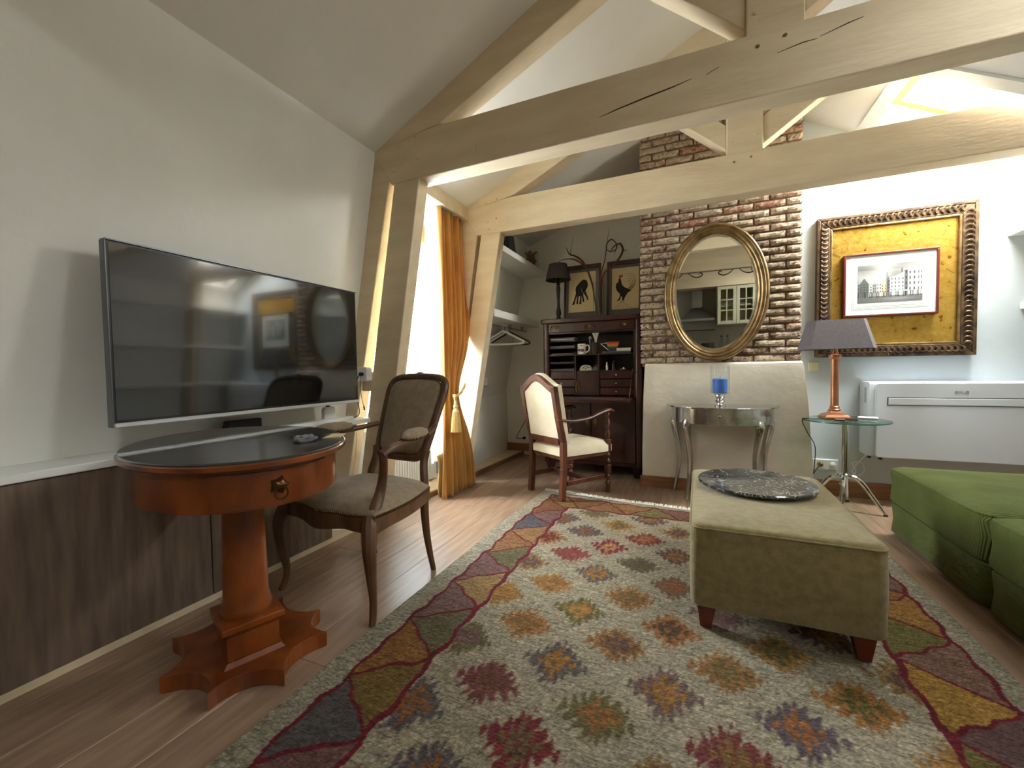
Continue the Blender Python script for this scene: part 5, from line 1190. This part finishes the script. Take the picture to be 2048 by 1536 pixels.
def sheet(y0f, y1f, zlow, zhigh, m, nm, xa, xb, n=20, lab=None):
    b = B(); vs = []; 
    for i in range(n+1):
        x = xa+(xb-xa)*i/n
        for z in (zlow(x), zhigh(x)):
            for yf in (y0f, y1f): vs.append((x, lean(z)+yf, z))
    fs = []
    for i in range(n):
        a = 4*i; fs += [(a, a+4, a+6, a+2), (a+1, a+3, a+7, a+5), (a+2, a+6, a+7, a+3), (a, a+1, a+5, a+4)]
    fs += [(0, 2, 3, 1), (4*n, 4*n+1, 4*n+3, 4*n+2)]
    return b.add(vs, fs).build(nm, m, bc, smooth=True, ang=.5, bevel=.002, label=lab)
sheet(-.021, .021, lambda x: archz(x)-.052, archz, OAKD, 'arched_top_rail', -hw-.021, hw+.021)
B().hexa([(-hw+.02,lean(.43)-.016,.425),(hw-.02,lean(.43)-.016,.425),(hw-.02,lean(.43)+.016,.425),(-hw+.02,lean(.43)+.016,.425)], [(-hw+.02,lean(.47)-.016,.475),(hw-.02,lean(.47)-.016,.475),(hw-.02,lean(.47)+.016,.475),(-hw+.02,lean(.47)+.016,.475)]).build('lower_back_rail', OAKD, bc, bevel=.002)
sheet(-.012, .02, lambda x: .47, lambda x: archz(x)-.050, CREAMF, 'back_lining', -hw+.02, hw-.02)
sheet(.021, .060, lambda x: .43, lambda x: archz(x)+.012, CREAMF, 'backrest', -hw-.020, hw+.020)
so2 = [(-.205, yb0-.01), (.205, yb0-.01), (.245, yf0-.04), (.235, yf0+.012), (-.235, yf0+.012), (-.245, yf0-.04)]
def dens(p, k=8):
    out = []
    for i in range(len(p)):
        a, c_ = p[i], p[(i+1) % len(p)]
        for j in range(k): t = j/k; out.append((a[0]*(1-t)+c_[0]*t, a[1]*(1-t)+c_[1]*t))
    return out
B().dome(dens(so2), .335, .05, .06, 7).build('seat', CREAMF, bc, smooth=True, ang=1)
B().prism([(x*.97, y*.97) for x, y in so2], .305, .337, 'z').build('seat_rail', OAKD, bc, bevel=.003)
for s in (1, -1):
    fx, fy = s*.222, yf0-.02
    b = B(); b.box(fx-.022, fx+.022, fy-.022, fy+.022, .325, .43, .004).box(fx-.021, fx+.021, fy-.021, fy+.021, .155, .225, .004)
    tur = lambda za, zb, k: [(.010+.012*abs(math.sin(PI*k*(z-za)/(zb-za))), z) for z in np.linspace(za, zb, 7*k+1)]
    b.lathe(tur(.225, .325, 2), c=(fx, fy, 0), n=14); b.lathe(tur(.045, .155, 2), c=(fx, fy, 0), n=14)
    b.lathe([(.017, 0), (.02, .012), (.014, .026), (.018, .045)], c=(fx, fy, 0), n=14)
    b.build('front_leg', OAKD, bc, smooth=True, ang=.7)
    tw_ = B(); n_ = 60; nn = 16; vs = []
    for i in range(n_+1):
        z = .43+(.645-.43)*i/n_; base = .0145-.004*(i < 3 or i > n_-3)
        for k in range(nn):
            t = 2*PI*k/nn; r = base*(1+.42*math.cos(2*t-z*70)); vs.append((fx+r*math.cos(t), fy+r*math.sin(t), z))
    tw_.add(vs, [(i*nn+k, i*nn+(k+1) % nn, (i+1)*nn+(k+1) % nn, (i+1)*nn+k) for i in range(n_) for k in range(nn)])
    tw_.build('twisted_arm_post', OAKD, bc, smooth=True, ang=1)
    B().tube([(s*.205, lean(.62)+.02, .615), (s*.225, -.14, .605), (s*.235, .0, .615), (s*.232, .12, .645), (s*.228, .22, .662), (s*.226, .265, .652), (s*.226, .28, .645)], [.017, .018, .019, .021, .024, .022, .010], 10, 5, .62).build('armrest', OAKD, bc, smooth=True)
    B().box(s*.205-.013, s*.205+.013, yb0+.02, yf0-.04, .115, .15, .003).build('side_stretcher', OAKD, bc)
B().box(-.195, .195, -.01, .016, .118, .148, .003).build('cross_stretcher', OAKD, bc)

# ================================================================== KELIM RUG
def hexc(*c): return np.array(c, float)
def rug_colours(x, y):
    n = x.shape
    C = np.empty(n+(3,)); C[:] = (180, 170, 148)
    # repeat the wavy weave of the knots
    wob = .006*np.sin(y*41+3*np.sin(x*17))+.004*np.sin(x*53+y*23); xw = x+wob; yw = y+.006*np.sin(x*37+2*np.sin(y*19))
    RED = (124, 22, 42)
    pal = [(176, 124, 54), (112, 104, 62), (128, 92, 92), (92, 84, 98), (160, 96, 48), (120, 40, 48), (146, 112, 60), (104, 72, 78)]
    # lattice of stepped diamonds
    ix = np.round((xw+.425)/.1735).astype(int); best = np.full(n, 9.); bx = np.zeros(n); by = np.zeros(n); bi = np.zeros(n, int); bj = np.zeros(n, int)
    for dx in (-1, 0, 1):
        for dy in (-1, 0, 1):
            i = ix+dx; off = np.where(i % 2 == 0, 0, .165); j = np.round((yw-.978-off)/.3285).astype(int)+dy
            cx_ = -.425+i*.1735; cy_ = .978+off+j*.3285
            d = np.abs(xw-cx_)/.118+np.abs(yw-cy_)/.112
            m = d < best; best[m] = d[m]; bx[m] = (xw-cx_)[m]; by[m] = (yw-cy_)[m]; bi[m] = i[m]; bj[m] = j[m]
            if dx == dy == 0: pass
    # serrated outline: the teeth point along x
    tt = (np.abs(bx)-np.abs(by)*1.04)/.052+best*.55
    teeth = .40*(tt % 1)**1.2+.07*np.sin(xw*90+yw*37)*np.sin(yw*140+xw*11); dd = best+teeth-.14
    def h(i, j, k): return (np.abs(i*7919+j*104729+k*1299709) % 1009)/1009.
    special = {(0, 0): ((126, 24, 40), (120, 104, 70)), (0, 4): ((134, 28, 44), (196, 150, 90)), (-1, 3): ((150, 52, 60), (160, 80, 70)), (1, 4): ((140, 50, 50), (176, 120, 70)),
               (0, 1): ((92, 82, 88), (186, 124, 44)), (0, 2): ((104, 100, 52), (196, 136, 60)), (0, 3): ((104, 88, 96), (186, 128, 54)), (-1, 1): ((170, 108, 40), (140, 104, 56)), (-1, 2): ((180, 118, 50), (160, 116, 58)),
               (-1, 0): ((124, 50, 58), (112, 70, 52)), (1, 0): ((110, 100, 56), (168, 104, 50)), (1, 1): ((156, 100, 48), (112, 84, 74)), (1, 2): ((168, 104, 48), (122, 106, 62)), (1, 3): ((108, 102, 68), (110, 90, 78)), (2, 1): ((112, 84, 88), (176, 120, 46)), (2, 2): ((170, 100, 46), (92, 72, 50)), (2, 3): ((122, 88, 76), (168, 100, 54)),
               (4, 1): ((92, 78, 96), (176, 110, 58)), (5, 1): ((176, 110, 40), (104, 100, 50)), (3, 1): ((156, 104, 50), (120, 104, 60))}
    outer = np.zeros(n+(3,)); inner = np.zeros(n+(3,)); palA = np.array(pal, float)
    outer[:] = palA[(h(bi, bj, 1)*len(pal)).astype(int)]; inner[:] = palA[(h(bi, bj, 2)*len(pal)).astype(int)]
    for (a, b2), (co, ci) in special.items():
        m = (bi == a) & (bj == b2); outer[m] = co; inner[m] = ci
    fz = np.clip((1.02-dd)/.11, 0, 1)[..., None]*(.72+.28*np.sin(yw*260+np.sin(xw*60)*3)[..., None]**2); C = C*(1-fz)+outer*fz
    fz = np.clip((.60-dd)/.10, 0, 1)[..., None]*.9; C = C*(1-fz)+inner*fz
    m = best < .15; C[m] = C[m]*.35+outer[m]*.55+14
    # border band with triangles between two red lines
    dl_ = xw+1.034; dr_ = .848-xw; df_ = 3.035-yw; dn_ = yw-(-.05)
    out_in = [(-1.034, -.818), (.848, .622)]
    LI = {0: (132, 104, 52), 1: (112, 108, 80), 2: (168, 134, 82), 3: (110, 106, 72), 4: (164, 120, 76), 5: (134, 96, 94), -1: (126, 90, 88), -2: (150, 112, 60)}
    LO = {0: (92, 88, 92), 1: (158, 106, 50), 2: (132, 100, 98), 3: (130, 92, 94), 4: (158, 108, 66), 5: (94, 92, 106), 6: (138, 90, 62), -1: (128, 104, 60), -2: (120, 84, 80)}
    RI_ = {0: (186, 140, 58), 1: (124, 116, 60), 2: (158, 108, 60), 3: (124, 92, 92), 4: (140, 110, 64), -1: (122, 110, 56), -2: (134, 96, 84), -3: (150, 112, 58), -4: (104, 96, 88)}
    RO_ = {0: (112, 82, 84), 1: (142, 104, 92), 2: (172, 124, 56), 3: (134, 100, 92), 4: (98, 92, 96), -1: (160, 118, 70), -2: (110, 100, 70), -3: (140, 90, 80)}
    def band(s, t, w, DI, DO):     # s: 0..1 across the band (outer to inner), t: running length
        per = .3285; k = np.floor(t/per).astype(int); f = t/per-k; k2 = np.floor(t/per+.5).astype(int)
        c_ = np.zeros(n+(3,))
        up_ = s > (np.abs(2*f-1))
        for kk in range(-12, 13):
            c_[up_ & (k == kk)] = DI.get(kk, pal[kk % 8]); c_[(~up_) & (k2 == kk)] = DO.get(kk, pal[(kk*3+1) % 8])
        c_[np.abs(s-np.abs(2*f-1))*w < .010] = RED; return c_
    inner_m = (xw > -.818) & (xw < .622) & (yw < 2.84) & (yw > .14)
    bl = band((dl_)/.216, yw-.835, .216, LI, LO); br = band((dr_)/.226, yw-1.434, .226, RI_, RO_); bf = band(df_/.195, xw+.40, .195, {0: (128, 120, 74), -1: (150, 104, 70)}, {0: (158, 112, 66), 1: (136, 92, 84), -1: (140, 96, 60)}); bn = band((yw+.05)/.19, xw+2.0, .19, {}, {})
    side_l = (xw < -.818) & (dl_ > 0); side_r = (xw > .622) & (dr_ > 0); far_ = (df_ > 0) & (yw > 2.84); near_ = (yw < .14) & (dn_ > 0)
    C[side_l] = bl[side_l]; C[side_r] = br[side_r]
    m = far_ & (xw > -.818-(yw-2.84)*1.1) & (xw < .622+(yw-2.84)*1.1); C[m] = bf[m]
    m = near_ & (xw > -.818) & (xw < .622); C[m] = bn[m]
    edge = (dl_ < 0) | (dr_ < 0) | (df_ < 0) | (dn_ < 0)
    C[edge] = (176, 170, 152)
    for cnd in (np.abs(dl_) < .008, np.abs(dr_) < .008):
        C[cnd & (df_ > -.01) & (dn_ > -.01)] = RED
    C[(np.abs(df_) < .008) & (dl_ > 0) & (dr_ > 0)] = RED
    C[(np.abs(xw+.818) < .010) & (yw < 2.845) & (yw > .14)] = RED; C[(np.abs(xw-.622) < .010) & (yw < 2.845) & (yw > .14)] = RED
    C[(np.abs(yw-2.84) < .009) & (xw > -.82) & (xw < .63)] = RED
    lum = C.mean(-1, keepdims=True); C = (C*.88+lum*.12)*.90+np.array((140, 124, 92))*.08
    g = np.random.default_rng(5).standard_normal(n)
    C = C*(1+.10*g[..., None])
    return np.clip(C, 12, 240)
nxr, nyr = 380, 600
U, V = np.meshgrid(np.linspace(0, 1, nxr), np.linspace(0, 1, nyr))
gx = -1.142+U*(.932+1.142); gy = -.11+V*(3.10+.11)
# true position: the far left corner is pulled out a little, the edges are not quite straight
wx_ = gx+.045*np.clip((gy-2.3)/.85, 0, 1)**1.5*np.clip((-gx-.7)/.4, 0, 1)+.006*np.sin(gy*4.1)*np.clip(.6-U*2, 0, 1)
wy_ = gy+np.clip((gy-2.88)/.22, 0, 1)*(.0+.085*np.clip((-gx-.45)/.65, 0, 1)-.05*np.clip((gx+.3)/.6, 0, 1))
wz_ = RZ-.003+.0028*np.sin(gx*9+gy*5)*np.sin(gy*7-gx*3)+.0016*np.sin(gx*31+gy*11)
wz_ = np.minimum(wz_, RZ-.0005)
ed = (U < .002) | (U > .998) | (V < .002) | (V > .998); wz_ = np.where(ed, .001, wz_)
co = np.stack([wx_, wy_, wz_], -1).reshape(-1, 3).astype(np.float32)
i = np.arange((nxr-1)*(nyr-1)); a = (i//(nxr-1))*nxr+i % (nxr-1); fc = np.stack([a, a+1, a+1+nxr, a+nxr], -1)
me = bpy.data.meshes.new('rug'); me.vertices.add(len(co)); me.vertices.foreach_set('co', co.ravel())
me.loops.add(fc.size); me.loops.foreach_set('vertex_index', fc.ravel().astype(np.int32)); me.polygons.add(len(fc)); me.polygons.foreach_set('loop_start', (np.arange(len(fc))*4).astype(np.int32)); me.update(calc_edges=True); me.validate()
Cc = rug_colours(gx, gy).reshape(-1, 3)/255.; Cc = np.where(Cc <= .04045, Cc/12.92, ((Cc+.055)/1.055)**2.4)
at = me.color_attributes.new('Col', 'FLOAT_COLOR', 'POINT'); at.data.foreach_set('color', np.c_[Cc, np.ones(len(Cc))].astype(np.float32).ravel())
me.materials.append(attr_mat('kelim_wool')); me.shade_smooth()
rgm = bpy.data.objects.new('pile', me); COL.objects.link(rgm)
rug = thing('kelim_rug', 'large kelim rug with serrated diamonds and a red lined triangle border', 'rug', (0, 0, 0)); rgm.parent = rug
fr_ = B()
for k in range(420):
    u = k/419; X_ = gx[-1, 0]+u*(gx[-1, -1]-gx[-1, 0]); kk = int(u*(nxr-1)); x0_, y0_ = float(wx_[-1, kk]), float(wy_[-1, kk])
    l_ = .045+.03*random.random(); dx_ = (random.random()-.5)*.04
    fr_.tube([(x0_, y0_-.004, .006), (x0_+dx_*.5, y0_+l_*.5, .009), (x0_+dx_, y0_+l_, .003)], [.0042, .004, .0026], 4, 1, 1, cap=False)
fr_.build('fringe', TWINE, rug)['kind'] = 'stuff'

# ================================================================== KITCHEN END (seen in the mirror)
struct(B().box(-2.6, 2.8, -2.72, -2.6, 0, 3.5).build('wall_front', KITW))
struct(B().box(-1.6, 2.4, -2.5, -1.98, 2.17, 2.50, .004).build('trim_11', BEAM))
struct(B().prism([(-1.84, 2.15), (2.12, 2.15), (2.06, 2.42), (-1.84, 2.42)], .42, .56).build('trim_12', BEAM, bevel=.006))
kc = thing('wall_cabinet', 'cream kitchen wall cabinet with glazed doors reflected in the mirror', 'cabinet', (.8, -2.2, 1.42))
B().box(.46, 1.13, -2.59, -2.03, 1.42, 1.44).box(.46, 1.13, -2.59, -2.03, 2.15, 2.17).box(.46, .48, -2.59, -2.03, 1.44, 2.15).box(1.11, 1.13, -2.59, -2.03, 1.44, 2.15).box(.48, 1.11, -2.59, -2.57, 1.44, 2.15).box(.48, 1.11, -2.57, -2.06, 1.78, 1.795).build('carcass', KITC, kc, w=True)
for x0_, x1_ in ((.465, .792), (.798, 1.125)):
    d = B()
    d.box(x0_, x0_+.055, -2.03, -2.008, 1.425, 2.165, .003).box(x1_-.055, x1_, -2.03, -2.008, 1.425, 2.165, .003).box(x0_+.055, x1_-.055, -2.03, -2.008, 1.425, 1.49, .003).box(x0_+.055, x1_-.055, -2.03, -2.008, 2.10, 2.165, .003)
    xm_ = (x0_+x1_)/2; d.box(xm_-.009, xm_+.009, -2.028, -2.01, 1.49, 2.10)
    for z in (1.685, 1.89): d.box(x0_+.055, x1_-.055, -2.028, -2.01, z, z+.018)
    dd_ = d.build('door', KITC, kc, w=True)
    B().box(x0_+.05, x1_-.05, -2.022, -2.019, 1.485, 2.105).build('pane', GLASS, dd_, w=True)
hd = thing('cooker_hood', 'steel pyramid cooker hood reflected in the mirror', 'cooker hood', (.1, -2.35, 1.52))
B().box(-.22, .42, -2.59, -2.10, 1.52, 1.57, .004).hexa([(-.22,-2.59,1.57),(.42,-2.59,1.57),(.42,-2.10,1.57),(-.22,-2.10,1.57)], [(0,-2.59,1.80),(.2,-2.59,1.80),(.2,-2.38,1.80),(0,-2.38,1.80)]).build('canopy', STEEL, hd, w=True)
B().box(.0, .2, -2.59, -2.38, 1.80, 2.17, .002).build('duct', STEEL, hd, w=True)
kn = thing('kitchen_counter', 'pale kitchen counter below the hood reflected in the mirror', 'counter', (.2, -2.3, 0))
B().box(-1.6, 2.2, -2.59, -2.0, .87, .91, .003).build('worktop', M('worktop_grey', (120, 118, 112), rough=.4), kn, w=True)
B().box(-1.6, 2.2, -2.59, -2.03, .0, .868, .003).build('base_cabinets', KITC, kn, w=True)
rl = thing('utensil_rail', 'dark utensil rail with hanging spoons reflected in the mirror', 'rail', (.15, -2.55, 1.33))
rl_ = B().tube([(-.2, -2.56, 1.33), (.44, -2.56, 1.33)], .008, 8, 1).build('rod', IRON, rl, w=True)
for k in range(7):
    x = -.12+.07*k; B().tube([(x, -2.55, 1.325), (x, -2.55, 1.18), (x, -2.55, 1.13)], [.003, .004, .018], 8, 1, .5).build('utensil', STEEL, rl, w=True)
for k, x in enumerate((.55, .66)):
    bt = thing('water_bottle', ['left clear bottle on the counter in the mirror', 'right clear bottle on the counter in the mirror'][k], 'bottle', (x, -2.25, .911), 0, 'bottles on the kitchen counter')
    B().lathe([(.04, 0), (.042, .02), (.042, .17), (.018, .24), (.014, .27), (.001, .27)], n=18, cap=False).build('body', GLASS, bt, smooth=True); B().lathe([(.016, .265), (.016, .29), (.001, .29)], n=12, cap=False).build('stopper', IRON, bt)
ko = thing('dark_pot', 'dark pot on the kitchen counter in the mirror', 'pot', (.30, -2.25, .911)); B().lathe([(.11, 0), (.115, .02), (.115, .15), (.108, .15), (.105, .01), (.001, .01)], n=28, cap=False).build('body', IRON, ko, smooth=True)
iw = thing('iron_scrollwork', 'wrought iron scrollwork under the beam reflected in the mirror', 'ironwork', (.3, .49, 2.1))
b = B(); b.tube([(-.4, .49, 2.146), (1.2, .49, 2.146)], .004, 6, 1)
for k in range(5):
    x = -.25+.33*k; s = 1 if k % 2 else -1
    b.tube([(x-.13*s, .49, 2.145), (x-.08*s, .49, 2.10), (x-.01*s, .49, 2.075), (x+.05*s, .49, 2.095), (x+.055*s, .49, 2.125), (x+.03*s, .49, 2.135), (x+.015*s, .49, 2.115)], [.004, .007, .009, .009, .008, .006, .005], 6, 4, .5, upv=(0, 1, 0))
b.build('scrolls', IRON, iw, w=True, smooth=True)
